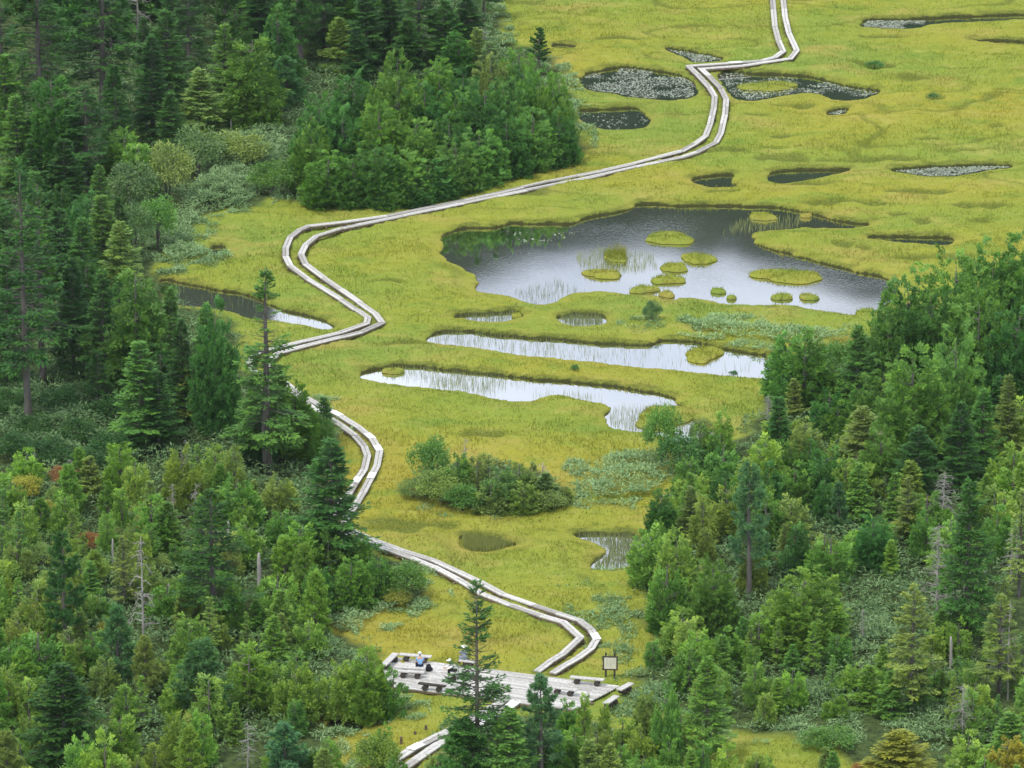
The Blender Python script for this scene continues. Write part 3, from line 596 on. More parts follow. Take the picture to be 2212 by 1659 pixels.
def bench(p, q, label, dark=False, wide=.34, shift=0.0):
    z = DECK_Z + .42; A, B = G(*p, z), G(*q, z); c = (A + B) / 2; L = (B - A).length; d = (B - A); rz = math.atan2(d.y, d.x)
    root = empty('log_bench', (c.x, c.y, DECK_Z + .004), rz); tag(root, label, 'bench', 'log benches on the rest deck')
    s = MB(); s.box((0, 0, .375), (L, wide, .09), 0, .35 if dark else .6, .015); s.build('seat', M_DARKWOOD if dark else M_PLANK, root)
    for sg in (-1, 1):
        l = MB(); x = sg * (L / 2 - .42); l.tube([(x, -wide / 2 - .03, .163), (x, wide / 2 + .03, .163)], [.163, .163], 12, .5); l.build('leg', M_DARKWOOD, root, False)
    return root
bench((828, 1436), (855, 1410), 'pale log bench along the left end of the deck', wide=.4)
bench((863, 1411.5), (932, 1417.5), 'dark-fronted log bench on the back edge behind the man in blue')
bench((860, 1439.5), (918, 1443.5), 'log bench the man in the blue shirt sits on')
bench((856, 1447.5), (917, 1451), 'log bench with thick round legs in front of the man in blue')
bench((904, 1474), (963, 1481), 'black log bench on the front edge left of the tall conifer', True, .28)
bench((966, 1460), (1016, 1440), 'log bench the person in the white shirt bends over on')
bench((992, 1424.5), (1030, 1429), 'log bench under the person in the wide white hat, behind the conifer')
bench((1231.7, 1460.5), (1305, 1467.5), 'pale log bench with two dark legs beside the sign board')
bench((1190, 1481.6), (1247, 1490), 'log bench half hidden by saplings in the middle of the right deck')
bench((1337, 1489), (1364, 1474.5), 'short log bench on the far right corner of the deck', wide=.4)
bench((1308, 1518.5), (1332, 1502), 'short log bench on the front right corner of the deck', wide=.4)

# ------------------------------------------------------------------ sign board and posts
def build_sign():
    g = G(1318, 1466, .1); root = empty('sign_board', (g.x, g.y, .08), R(-4)); tag(root, 'brown framed notice board on two posts beside the deck', 'sign board')
    k = pxm(1466); top = height_at(1466, 1413) - .08; bot = height_at(1466, 1443) - .08
    for x in (-.26, .26):
        p = MB(); p.tube([(x, 0, -.4), (x, 0, top + .16), (x, 0, top + .21)], [.06, .055, .02], 10, .5); p.build('post', M_DARKWOOD, root, False)
    w = .82; h = top - bot; f = MB(); yf = -.085
    for z in (bot + .04, top - .04): f.box((0, yf, z), (w + .12, .05, .08), 0, .6, .01)
    for x in (-w / 2 + .01, w / 2 - .01): f.box((x, yf - .003, (bot + top) / 2), (.08, .05, h - .165), 0, .6, .01)
    for x in (-w / 2 - .03, w / 2 + .03):
        for q in (.28, .72): f.box((x, yf + .002, bot + h * q), (.05, .04, .09), 0, .5, .01)
    f.build('frame', M_DARKWOOD, root)
    p = MB(); p.box((0, yf, (bot + top) / 2), (w - .075, .024, h - .165), 0, .5); p.build('panel', M_SIGN, root)
    t = MB()
    for c, (x, n) in enumerate(((-.2, 9), (.02, 11), (.22, 7))):
        for i in range(n): t.box((x + (i % 2) * .004, yf - .0145, top - .16 - i * (h - .3) / 11), (.16 - .03 * (i % 3), .005, .012), 0, .5)
    t.build('faded_lettering', M_INK, root)
build_sign()
for (x, yb, yt, lab) in ((866.6, 1611.6, 1591, 'leftmost of the grey stakes beside the white boardwalk plate'), (896.4, 1593, 1580, 'middle grey stake in the orange grass'), (920, 1582, 1566, 'grey stake nearest the tall conifer in the orange grass'), (946.5, 1628, 1618, 'stubby dark stake right of the lower track'), (970, 1555, 1544, 'grey stake under the branches of the tall conifer')):
    g = G(x, yb); h = height_at(yb, yt); root = MB(); root.tube([(0, 0, -.3), (0, 0, h - .03), (.004, 0, h)], [.085, .08, .06], 10, .4)
    o = root.build('stake', M_DARKWOOD if 'dark' in lab else M_SUPPORT); o.location = (g.x, g.y, 0); tag(o, lab, 'stake', 'stakes below the deck')

# ------------------------------------------------------------------ people
def skin_body(name, joints, bones, mat, parent, root=0, sub=2):
    me = bpy.data.meshes.new(name); me.from_pydata([j[0] for j in joints], bones, []); o = link_mesh(name, me, parent)
    o.modifiers.new('skin', 'SKIN'); 
    for i, j in enumerate(joints): me.skin_vertices[0].data[i].radius = (j[1], j[2] if len(j) > 2 else j[1])
    me.skin_vertices[0].data[root].use_root = True
    s = o.modifiers.new('sub', 'SUBSURF'); s.levels = s.render_levels = sub; o.modifiers['skin'].use_smooth_shade = True
    dg = bpy.context.evaluated_depsgraph_get(); ev = o.evaluated_get(dg); m2 = bpy.data.meshes.new_from_object(ev); o.modifiers.clear(); o.data = m2
    m2.materials.clear(); m2.materials.append(mat); return o
def person(loc, rz, label, lean, shirt, trousers, hat, hair=M_GREY, arms='down', sleeves=.5):
    """seated figure; faces -Y of its own frame; origin under the hips on the deck, seat at .42"""
    root = empty('person', loc, rz); tag(root, label, 'person', 'hikers resting on the deck')
    hz = .50; ca, sa = math.cos(lean), math.sin(lean)
    up = lambda x, l, y=0: (x, -.0 - sa * l + y, hz + ca * l)
    J = [((0, 0, hz), .13, .11), (up(0, .18), .125, .10), (up(0, .38), .15, .10), (up(0, .50), .07, .06), (up(0, .56), .055, .055), (up(0, .64, -.02), .078, .088), (up(0, .74, -.015), .072, .088), (up(0, .80), .035, .04)]
    Bn = [(0, 1), (1, 2), (2, 3), (3, 4), (4, 5), (5, 6), (6, 7)]
    SH, HIP = [], []
    for s in (-1, 1):
        b = len(J); sh = up(s * .18, .44)
        if arms == 'down': el, wr = (s * .24, sh[1] - .06, sh[2] - .27), (s * .20, sh[1] - .24, sh[2] - .37)
        else: el, wr = (s * .22, sh[1] - .18, sh[2] - .20), (s * .13, sh[1] - .38, sh[2] - .27)
        kn, an, toe = (s * .12, -.44, .50), (s * .13, -.43, .08), (s * .14, -.60, .04)
        J += [(sh, .058), (el, .042), (wr, .028), ((wr[0], wr[1] - .06, wr[2] - .03), .036, .02), ((s * .10, -.08, hz - .01), .085), (kn, .062), ((s * .13, -.41, .30), .056), (an, .04), (toe, .034)]
        Bn += [(2, b), (b, b + 1), (b + 1, b + 2), (b + 2, b + 3), (0, b + 4), (b + 4, b + 5), (b + 5, b + 6), (b + 6, b + 7), (b + 7, b + 8)]
        SH.append((sh, el, wr)); HIP.append((kn, an))
        for k in range(5):                                                      # four fingers and a thumb
            c = len(J); hx, hy, hzz = wr[0], wr[1] - .06, wr[2] - .03; q = (k - 1.5) * .017 if k < 4 else -s * .035
            ln = (.05, .06, .056, .045, .035)[k]; J += [((hx + q, hy - (.03 if k < 4 else 0), hzz - .012), .0085), ((hx + q, hy - (.03 if k < 4 else 0.02) - ln * .8, hzz - .012 - ln * .6), .0075)]; Bn += [(b + 3, c), (c, c + 1)]
    skin_body('body', J, Bn, M_SKIN, root)
    T = [((0, 0, hz + .02), .145, .125), (up(0, .18), .14, .12), (up(0, .38), .165, .12), (up(0, .49), .085, .075)]; Tb = [(0, 1), (1, 2), (2, 3)]
    for s, (sh, el, wr) in zip((-1, 1), SH):
        b = len(T); e = tuple(Vector(sh).lerp(Vector(el), sleeves * 2 if sleeves < .5 else 1)); T += [(sh, .07)] + [(tuple(Vector(sh).lerp(Vector(el), .75)), .06)]; Tb += [(2, b), (b, b + 1)]
        if sleeves > .6: T += [(tuple(Vector(el).lerp(Vector(wr), .9)), .04)]; Tb += [(b + 1, b + 2)]
    skin_body('shirt', T, Tb, shirt, root)
    T = [((0, 0, hz - .03), .14, .12)]; Tb = []
    for s in (-1, 1): b = len(T); T += [((s * .10, -.08, hz - .012), .098), ((s * .12, -.44, .50), .074), ((s * .13, -.41, .28), .066), ((s * .13, -.425, .11), .055)]; Tb += [(0, b), (b, b + 1), (b + 1, b + 2), (b + 2, b + 3)]
    skin_body('trousers', T, Tb, trousers, root)
    sb = MB()
    for s in (-1, 1): sb.box((s * .14, -.52, .05), (.10, .26, .09), 0, .5, .025)
    sb.build('shoes', M_BLACK, root)
    hb = MB(); c = Vector(up(0, .70, -.015)); ring = []
    for i in range(7):
        a = i / 6 * 1.45; ring.append((c + Vector((0, -sa * .115 * math.sin(a), .115 * math.sin(a) * ca)), .112 * math.cos(a) + .004))
    hb.tube([p for p, _ in ring], [r_ for _, r_ in ring], 14, .5)
    if hat == 'cap': hb.box(c + Vector((0, -.14, .01)), (.14, .12, .014), 0, .5, .004)
    if hat == 'wide': hb.tube([c + Vector((0, 0, .005)), c + Vector((0, 0, .018))], [.225, .20], 18, .5)
    hb.build('hat', M_WHITE, root, True)
    hr = MB(); hr.tube([Vector(up(0, .60, .045)), Vector(up(0, .66, .03)), Vector(up(0, .71, .02))], [.05, .078, .085], 10, .5); hr.build('hair', hair, root, True)
    return root
def ondeck(x, y, z=DECK_Z): g = G(x, y, z + .42); return (g.x, g.y, z + .004)
person(ondeck(908, 1439.5), R(180 + 15), 'man in a light blue T-shirt and white cap seated with his back turned', .16, M_BLUE, M_NAVY, 'cap')
person(ondeck(985, 1449), R(-78), 'person in a white shirt and cap bending forward over dark trousers', .55, M_WHITE, M_BLACK, 'cap', M_BLACK, 'forward', .8)
person(ondeck(1003, 1424.5), R(-160), 'person in a wide white hat and grey clothes half hidden behind the tall conifer', .12, M_GREY, M_GREY, 'wide', M_BLACK, 'forward', .8)
def build_pack(x, y, label, mat, rz):
    g = G(x, y, DECK_Z); root = empty('backpack', (g.x, g.y, DECK_Z + .004), rz); tag(root, label, 'backpack')
    b = MB(); b.tube([(0, 0, 0), (0, 0, .06), (0, .01, .25), (0, .02, .38), (0, .03, .43)], [.13, .17, .165, .13, .05], 12, .5); b.build('bag', mat, root, True)
    p = MB(); p.tube([(.16, -.05, .03), (.17, -.06, .12), (.15, -.04, .22)], [.05, .09, .03], 10, .5); p.build('pocket', M_NAVY, root, True)
    s = MB(); s.tube([(-.05, .1, .36), (-.07, .19, .25), (-.06, .16, .05)], [.018, .018, .018], 6, .5); s.tube([(.05, .1, .36), (.07, .19, .25), (.06, .16, .05)], [.018, .018, .018], 6, .5); s.build('strap', M_BLACK, root, True)
    t = MB(); t.tube([(-.03, .02, .42), (0, .02, .52), (.03, .02, .42)], [.012, .012, .012], 6, .5); t.build('handle', M_BLACK, root, True)
build_pack(926, 1449.5, 'black and navy backpack on the deck beside the man in blue', M_BLACK, .4)
build_pack(1012, 1437, 'dark backpack beside the white-hatted person', M_NAVY, 1.4)

# ------------------------------------------------------------------ islets, sward, reeds, lily pads, dwarf bamboo
def blades(rng, X, Y, Z, h, w, lean=.35, v=None):
    n = len(X); a = rng.uniform(0, 6.28, n); hh = h * rng.uniform(.55, 1.2, n); ln = rng.normal(0, lean, (n, 2)) * hh[:, None]
    b = np.stack([X, Y, Z], 1); s = np.stack([np.cos(a), np.sin(a), np.zeros(n)], 1) * (w / 2)
    tip = b + np.stack([ln[:, 0], ln[:, 1], hh], 1)
    V = np.stack([b - s, b + s, tip], 1).reshape(-1, 3); A = np.repeat(rng.normal(.5, .13, n) if v is None else v, 3)
    return V, np.arange(3 * n, dtype=np.int32).reshape(-1, 3), np.clip(A, 0, 1)
def islet(cx, cy, w, hpx, label, tall=False, seed=0, lobes=.19):
    rng = np.random.default_rng(300 + seed); c = G(cx, cy + hpx * .12, WATER_Z); k = pxm(cy); rx = w / 2 / k; ry = max(.25, (hpx - .16 * k) / 2 / k / .285); nA, nR = 40, 9; V = []; prof = [(0, 1), (.35, 1), (.6, .97), (.8, .88), (.91, .70), (.98, .35), (1.0, .05), (.96, -.25), (.8, -1.2)]
    ph = rng.uniform(0, 6.28, 4); top = .27 if not tall else .2
    for r_, z in prof:
        for i in range(nA):
            a = 2 * math.pi * i / nA; q = 1 + lobes * math.sin(2 * a + ph[0]) + lobes * .6 * math.sin(3 * a + ph[1]) + .06 * math.sin(7 * a + ph[2]); V.append((rx * r_ * q * math.cos(a), ry * r_ * q * math.sin(a), top * z * (1 + .12 * math.sin(5 * a + ph[3]))))
    i = np.arange(nR - 1)[:, None] * nA + np.arange(nA)[None, :]; j = np.arange(nR - 1)[:, None] * nA + (np.arange(nA)[None, :] + 1) % nA
    F = np.stack([i, i + nA, j + nA, j], -1).reshape(-1, 4); sdv = np.repeat([1.0, .9, .7, .5, .35, .2, -.05, -.3, -.5], nA)
    n = int(rx * ry * 3.1 * (55 if not tall else 90)); t = rng.uniform(0, 1, n) ** .5 * 1.0; a = rng.uniform(0, 6.28, n); q = 1 + lobes * np.sin(2 * a + ph[0]) + lobes * .6 * np.sin(3 * a + ph[1])
    bx, by = rx * t * q * np.cos(a), ry * t * q * np.sin(a); bz = top * np.interp(t, [p[0] for p in prof[:7]], [p[1] for p in prof[:7]]) - .03
    BV, BF, BA = blades(rng, bx, by, bz, .26 if not tall else .75, .05, .45)
    Vn = np.array(V); F2 = BF + len(Vn)
    me = np_mesh('grass_islet', np.concatenate([Vn, BV]), [F, F2], [M_GROUND, M_GRASS], np.concatenate([np.zeros(len(F)), np.ones(len(F2))]), {'sd': np.concatenate([sdv, np.ones(len(BV))]), 'wood': np.zeros(len(Vn) + len(BV)), 'wet_and_shade': np.zeros(len(Vn) + len(BV)), 'v': np.concatenate([np.full(len(Vn), .5), BA])})
    o = link_mesh('grass_islet', me); o.location = (c.x, c.y, WATER_Z); tag(o, label, 'islet', 'grassy islets in the ponds')
for i, a in enumerate([(1446,514,114,26,'large oval grassy islet in the upper middle of the big pond'), (1508,558,66,26,'grassy islet right of the reed-ringed green islet, upper of three'), (1457,578,68,19,'flat grassy islet in the middle of the stepped row of three'), (1443,604,64,22,'round grassy islet lowest in the stepped row of three'),
    (1303,592,86,20,'flat grassy islet left below the tall green islet'), (1331,553,58,24,'tall bright green sedge islet ringed by reeds', True), (1391,626,58,17,'grassy islet nearest the near bank of the big pond'), (1440,637,36,14,'small islet by the near bank, right of a bigger one'),
    (1551,630,36,12,'small lone grassy islet in open water'), (1580,645,18,9,'tiniest dark tussock in the big pond'), (1702,595,152,30,'longest grassy islet, at the right of the big pond'), (1690,642,40,16,'left one of two small round islets near the right bank'), (1746,643,42,14,'right one of two small round islets near the right bank'),
    (1646,468,62,18,'grassy islet in the dark far corner of the big pond'), (1742,468,26,8,'tiny islet by the far right bank of the big pond'), (1870,678,48,22,'grassy islet against the trees at the right end of the big pond'), (1519,764,78,34,'rounded grassy islet in the long white pond'),
    (1438,897,140,46,'broad grassy islet at the right of the reedy pond'), (1660,186,128,22,'thin grassy spit in the lily pad pond by the boardwalk'), (850,803,42,14,'small islet at the left end of the reedy pond'), (1117,683,26,12,'small tussock at the right end of the small reedy pool')]): islet(*a[:5], tall=len(a) > 5, seed=i)

def scatter(rng, P, n):
    P = np.asarray(P); lo, hi = P.min(0), P.max(0); q = rng.uniform(lo, hi, (n, 2)); return q[inside(P, q[:, 0], q[:, 1])]
def deck_mask(X, Y, m=.3):
    a = (X - DK_O.x) * DK_U.x + (Y - DK_O.y) * DK_U.y; b = (X - DK_O.x) * DK_W.x + (Y - DK_O.y) * DK_W.y
    return (a > -m - .3) & (a < 14.6) & (b > -m) & (b < 4.7 + m)
def build_sward():
    rng = np.random.default_rng(4); n = 430000; Y = rng.uniform(298, 490, n); X = rng.uniform(-1, 1, n) * (Y * .0935 + 2)
    sd = pond_sd(X, Y); wd = wood_w(X, Y); dens = np.clip(vnoise(X, Y, 1.6, 8) * 1.5 - .15, .25, 1)
    k = (sd > -.02) & (wd < .3) & (rng.random(n) < dens) & ~deck_mask(X, Y); X, Y, sd = X[k], Y[k], sd[k]
    k = ~near_walk(X, Y, .55); X, Y, sd = X[k], Y[k], sd[k]
    Z = ground_z(X, Y, sd) - .02; h = (.15 + .20 * vnoise(X, Y, 3.0, 6) ** 1.5) * (.35 + .65 * np.maximum(sstep(0, 1.8, sd), north_bank(X, Y, sd)))
    V, F, A = blades(rng, X, Y, Z, h, .055, .45, None); tag(link_mesh('bog_sedge', np_mesh('bog_sedge', V, F, M_GRASS, None, {'v': A})), 'yellow-green sedge and moss sward covering the bog', 'grass', kind='stuff')
build_sward()
def build_reeds():
    rng = np.random.default_rng(6); VV, AA = [], []
    def put(P, n, h, v, w=.03, grow=None):
        q = scatter(rng, P, n); d = pond_sd(q[:, 0], q[:, 1]); q = q[d < -.25]
        if grow is not None: q = q[rng.random(len(q)) < grow(q[:, 0], q[:, 1])]
        V, F, A = blades(rng, q[:, 0], q[:, 1], np.full(len(q), WATER_Z - .05), h, w, .12, np.clip(rng.normal(v, .2, len(q)), 0, 1)); VV.append(V); AA.append(A)
    pat = lambda s, lo, hi: (lambda x, y: sstep(lo, hi, vnoise(x, y, s, 11)))
    put(POLY['reed'], 16000, .5, .6, .026, pat(3.5, .25, .62)); put(POLY['lower'], 3600, .6, .6, .028); put(POLY['green'], 9000, .4, .95, .05); put(POLY['small_left'], 700, .5, .5); put(POLY['small_right'], 1100, .5, .5)
    put(POLY['long'], 7000, .5, .55, .026, lambda x, y: sstep(12, -4, x) * .8 + .06); put(Gn([(1240,545),(1300,535),(1410,545),(1420,575),(1330,585),(1250,570)]), 900, .55, .75, .03)
    put(Gn([(1100,630),(1200,600),(1300,640),(1190,670)]), 700, .5, .35); put(Gn([(1600,470),(1760,460),(1700,495),(1560,500)]), 500, .5, .8); put(POLY['stream'], 300, .5, .4)
    V = np.concatenate(VV); tag(link_mesh('pond_reeds', np_mesh('pond_reeds', V, np.arange(len(V), dtype=np.int32).reshape(-1, 3), M_REED, None, {'v': np.concatenate(AA)})), 'thin reeds standing in the shallow ponds', 'reeds', kind='stuff').color = (.20, .24, .11, 1)
build_reeds()
def build_pads():
    rng = np.random.default_rng(8); VV, AA = [], []
    def put(P, n, lo=.42, hi=.55, s=2.0, keep=1.0):
        q = scatter(rng, P, n); d = pond_sd(q[:, 0], q[:, 1]); q = q[(d < -.28)]; q = q[rng.random(len(q)) < keep * sstep(lo, hi, vnoise(q[:, 0], q[:, 1], s, 13) * .82 + vnoise(q[:, 0], q[:, 1], .7, 3) * .18)]
        m = len(q); r_ = rng.uniform(.04, .085, m); a = np.linspace(0, 2 * np.pi, 8)[:-1]; til = rng.normal(0, .25, (m, 2)); dx, dy = np.cos(a)[None] * r_[:, None], np.sin(a)[None] * r_[:, None]
        V = np.stack([q[:, :1] + dx, q[:, 1:] + dy, WATER_Z + .022 + rng.uniform(0, .03, m)[:, None] + np.maximum(dx * til[:, :1] + dy * til[:, 1:], -.012)], -1); VV.append(V.reshape(-1, 3)); AA.append(np.repeat(rng.uniform(.1, 1, m), 7))
    put(POLY['lily'], 5200, .30, .48); put(POLY['fork'], 4200, .33, .52); put(POLY['right_pads'], 3200, .25, .42); put(POLY['tiny'], 600, .1, .3); put(POLY['upper'], 1800, .1, .3); put(Gn([(1854,57),(1874,42),(2000,42),(1990,65),(1870,62)]), 2600, .25, .45)
    put(POLY['dark'], 260, .3, .6, 1.2); put(Gn([(1090,495),(1250,500),(1240,515),(1130,520)]), 160, .45, .6); put(POLY['edge'], 300, .2, .4)
    V = np.concatenate(VV); tag(link_mesh('lily_pads', np_mesh('lily_pads', V, np.arange(len(V), dtype=np.int32).reshape(-1, 7), M_PAD, None, {'v': np.concatenate(AA)})), 'pale lily pads floating on the far ponds', 'lily pads', kind='stuff')
build_pads()
def leaf_patch(name, label, cat, areas, color, mat, leaf=.30, ww=.25):
    lv = Leaves(); rng = np.random.default_rng(abs(hash(name)) % 1000 if False else len(name))
    for P, hgt, dens, vmean in areas:
        P = chaikin(Gn(P), 1); lo, hi = P.min(0) - 1, P.max(0) + 1; n = int((hi - lo).prod() * dens * (1.8 if name == 'dwarf_bamboo' else 1.2)); q = rng.uniform(lo, hi, (n, 2)); d = -sdf(P, q[:, 0], q[:, 1], 3) + (vnoise(q[:, 0], q[:, 1], 1.1, 2) - .5) * 1.4
        keep = (d > 0) & (rng.random(n) < .35 + .65 * sstep(.3, .55, vnoise(q[:, 0], q[:, 1], .8, 5))) & (pond_sd(q[:, 0], q[:, 1]) > .1) & ~deck_mask(q[:, 0], q[:, 1]); q, d = q[keep], d[keep]
        k2 = ~near_walk(q[:, 0], q[:, 1], .34); q, d = q[k2], d[k2]; m = len(q)
        hm = hgt * sstep(-.3, 1.6, d) * (.55 + .75 * vnoise(q[:, 0], q[:, 1], 1.3, 7)); z = .14 + hm * rng.uniform(.45, 1.05, m) ** .6
        dr = nrm(np.stack([rng.normal(0, 1, m), rng.normal(0, 1, m), rng.normal(.25, .45, m)], 1)); sd_ = nrm(np.cross(dr, np.array([0, 0, 1.])) + rng.normal(0, .35, (m, 3)))
        lv.kite(np.stack([q[:, 0], q[:, 1], z], 1), dr, sd_, leaf * rng.uniform(.6, 1.3, m), leaf * ww, np.clip(rng.normal(vmean, .17, m) + (rng.random(m) < .10) * .35 + .25 * (vnoise(q[:, 0], q[:, 1], 2.2, 9) - .5), 0, 1))
    o = link_mesh(name, lv.mesh(name, mat)); tag(o, label, cat, kind='stuff'); o.color = (*color, 1); return o
leaf_patch('dwarf_bamboo', 'pale blue-green dwarf bamboo thickets along the forest edge', 'dwarf bamboo', [
 ([(400,470),(395,400),(440,330),(520,280),(640,285),(650,330),(600,420),(560,440)], 1.1, 95, .50), ([(335,600),(345,480),(400,395),(450,320),(640,290),(650,345),(590,445),(440,475),(440,540),(400,600)], .6, 60, .45), ([(330,590),(320,520),(360,450),(410,470),(430,520),(485,570),(400,585)], .9, 95, .52), ([(1040,0),(1062,0),(1078,60),(1090,110),(1060,70)], 1.0, 90, .6), ([(1180,120),(1225,170),(1250,240),(1268,320),(1240,360),(1225,300),(1215,220)], .8, 100, .55),
 ([(1080,400),(1240,358),(1230,345),(1090,380)], .6, 90, .5), ([(1240,1010),(1300,985),(1400,975),(1470,985),(1480,1040),(1440,1085),(1330,1100),(1240,1110)], .75, 90, .55), ([(870,1085),(930,1085),(1060,1110),(1110,1105),(1040,1125),(940,1112)], .45, 90, .5), ([(1440,700),(1560,695),(1720,705),(1860,720),(1870,745),(1740,750),(1680,760),(1590,745),(1480,722)], .55, 90, .58), ([(1340,690),(1440,695),(1500,715),(1400,722)], .45, 60, .45),
 ([(700,1290),(790,1300),(940,1285),(900,1320),(830,1345),(800,1400),(740,1400),(700,1340)], .55, 90, .55), ([(820,1270),(890,1235),(935,1265),(945,1300),(900,1315)], .8, 95, .55), ([(745,1490),(800,1500),(890,1520),(900,1555),(830,1560),(740,1530)], .75, 95, .5), ([(690,1600),(760,1590),(800,1640),(790,1659),(700,1659)], .7, 90, .6), ([(620,1060),(670,980),(690,1000),(700,1040),(650,1080)], 1.0, 90, .5),
 ([(1230,1330),(1330,1300),(1385,1330),(1420,1380),(1380,1410),(1310,1400),(1300,1360)], .5, 90, .42), ([(1290,1410),(1330,1390),(1420,1400),(1440,1420),(1330,1440)], .3, 40, .4), ([(1200,1260),(1300,1245),(1390,1240),(1390,1262),(1220,1268)], .3, 60, .5), ([(1345,1485),(1400,1460),(1460,1480),(1500,1530),(1400,1560),(1320,1535)], .5, 90, .42), ([(1820,1390),(1840,1310),(1890,1290),(1950,1310),(1960,1390),(1880,1410)], .9, 100, .45), ([(1850,1560),(1980,1520),(2120,1530),(2212,1560),(2212,1620),(2050,1640),(1900,1610)], .8, 80, .4), ([(1730,1570),(1850,1540),(1870,1590),(1780,1600)], .7, 80, .42), ([(1540,1570),(1700,1555),(1860,1590),(1850,1612),(1700,1600),(1560,1600)], .5, 90, .4), ([(1640,1480),(1800,1470),(1900,1500),(1880,1550),(1700,1550)], .6, 80, .4), ([(640,1320),(700,1330),(760,1400),(740,1440),(660,1400)], .6, 80, .45), ([(690,860),(735,910),(720,1000),(690,990)], .6, 70, .5)], (.205, .325, .14), M_SASA)
leaf_patch('undergrowth', 'dark leafy undergrowth on the forest floor', 'undergrowth', [
 ([(-40,800),(120,820),(250,830),(300,960),(260,1020),(-40,1030)], 1.4, 80, .4),
 ([(0,-20),(1060,-20),(1100,110),(1230,210),(1250,330),(1000,410),(720,445),(560,430),(420,300),(380,420),(330,580),(350,670),(500,700),(500,810),(640,880),(670,990),(720,1060),(705,1110),(780,1190),(880,1240),(860,1280),(700,1300),(690,1340),(770,1400),(860,1490),(720,1560),(680,1659),(0,1659)], .9, 34, .45),
 ([(1690,860),(1700,790),(1750,760),(1885,745),(1920,700),(2212,650),(2212,1560),(1850,1560),(1560,1580),(1400,1520),(1420,1430),(1380,1330),(1460,1100),(1490,985),(1600,960)], .8, 36, .5), ([(880,1075),(920,1015),(1100,1010),(1240,1065),(1190,1100),(1080,1112)], .6, 40, .5), ([(910,1680),(1010,1550),(1300,1570),(1470,1620),(1470,1700)], .6, 40, .5)], (.125, .215, .085), M_SASA, .32, .36)

# ------------------------------------------------------------------ trees placed one by one
T = tree
# -- the tall forest at the upper left
T('old_fir', 88, -150, 315, 165, 'dark green'); T('old_fir', 222, -120, 290, 190, 'dark green'); T('snag', 296, -60, 110, 80, 'grey', 'grey bare-limbed dead tree high in the forest at the top left', 'the top dead tree'); T('fir', 330, 78, 315, 120, 'dark green'); T('old_fir', 188, 185, 425, 150, 'dark green')
T('fir', 432, 150, 300, 130, 'olive', 'olive fir with a dead spike top behind the pale shrub', 'the spike-topped olive fir'); T('tall_pine', 486, -110, 178, 110, 'dark green', 'tall bare-stemmed pine whose pale trunk shows above the dark gap', 'the bare-stemmed pine'); T('plume_cypress', 548, 48, 285, 150, 'green', 'broad bright conifer left of the blue-green pine in the upper forest', 'the broad bright conifer'); T('pine', 620, 125, 245, 105, 'blue-green', 'blue-green pine at the edge of the dense cypress clump', 'the upper blue-green pine')
T('tall_pine', 649, -95, 158, 150, 'dark green'); T('fir_small', 733, 38, 160, 80, 'yellow-green', 'small yellow-green fir glowing against the dark upper forest', 'the glowing yellow-green fir'); T('old_fir', 5, -60, 190, 90, 'dark green'); T('fir', 40, 205, 420, 120, 'green'); T('fir', 15, 120, 330, 110, 'green')
T('old_fir', 62, 345, 936, 185, 'dark green', 'very tall twin-trunked fir on the left edge, nearer trunk', 'the tall twin-trunked fir', var=0); T('old_fir', 92, 372, 850, 150, 'dark green', 'very tall grey-trunked fir right behind the twin on the left edge', None, var=2); T('fir', 140, 300, 470, 120, 'dark green'); T('fir', 250, 140, 340, 110, 'dark green'); T('fir', 370, 200, 340, 90, 'deep green'); T('old_fir', 410, -60, 210, 120, 'dark green'); T('fir', 560, -40, 130, 110, 'dark green'); T('old_fir', 700, -60, 130, 140, 'dark green'); T('fir', 790, -30, 160, 120, 'dark green'); T('fir', 840, -20, 140, 110, 'dark green'); T('fir', 770, 60, 190, 90, 'dark green'); T('old_fir', 905, -40, 150, 140, 'dark green'); T('fir', 960, 0, 150, 110, 'deep green'); T('fir', 1010, -10, 140, 110, 'dark green'); T('plume_cypress', 990, 60, 190, 90, 'deep green'); T('fir', 880, 40, 175, 100, 'dark green')
T('old_fir', 1058, 92, 195, 90, 'grey-green', 'thin grey-stemmed fir at the forest edge above the cypress clump', 'the grey-stemmed edge fir'); T('tall_pine', 1163, 60, 165, 62, 'dark green', 'spindly dark pine poking above the right of the cypress clump', 'the spindly pine'); T('grey_fir', 1040, 60, 175, 60, 'grey'); T('fir_small', 1030, 60, 180, 70, 'olive')
T('cypress', 272, 268, 420, 120, 'green'); T('plume_cypress', 300, 285, 440, 95, 'bright green'); T('broad', 365, 308, 440, 95, 'olive', 'olive-yellow birch-like tree at the left forest edge', 'the olive birch-like tree'); T('broad', 283, 352, 470, 100, 'grey-green'); T('broad', 427, 277, 385, 100, 'pale green', 'pale leafy tree above the dwarf bamboo slope', 'the pale leafy tree'); T('broad', 515, 287, 370, 110, 'olive', 'olive leafy shrub right of the pale leafy tree', 'the olive leafy shrub'); T('stub', 500, 258, 300, None, 'grey', 'pale broken stump above the dwarf bamboo slope', 'the pale broken stump'); T('broad', 590, 350, 425, 90, 'green')
T('fir', 225, 420, 620, 130, 'green'); T('fir', 180, 470, 690, 120, 'deep green'); T('fir', 262, 480, 660, 110, 'olive'); T('fir', 130, 450, 640, 120, 'dark green'); T('broad', 290, 440, 560, 80, 'grey-green'); T('broad', 340, 420, 540, 80, 'green'); T('fir', 20, 430, 720, 110, 'dark green'); T('fir', 160, 560, 830, 130, 'dark green'); T('fir', 225, 580, 850, 120, 'deep green'); T('fir', 20, 560, 850, 100, 'dark green')
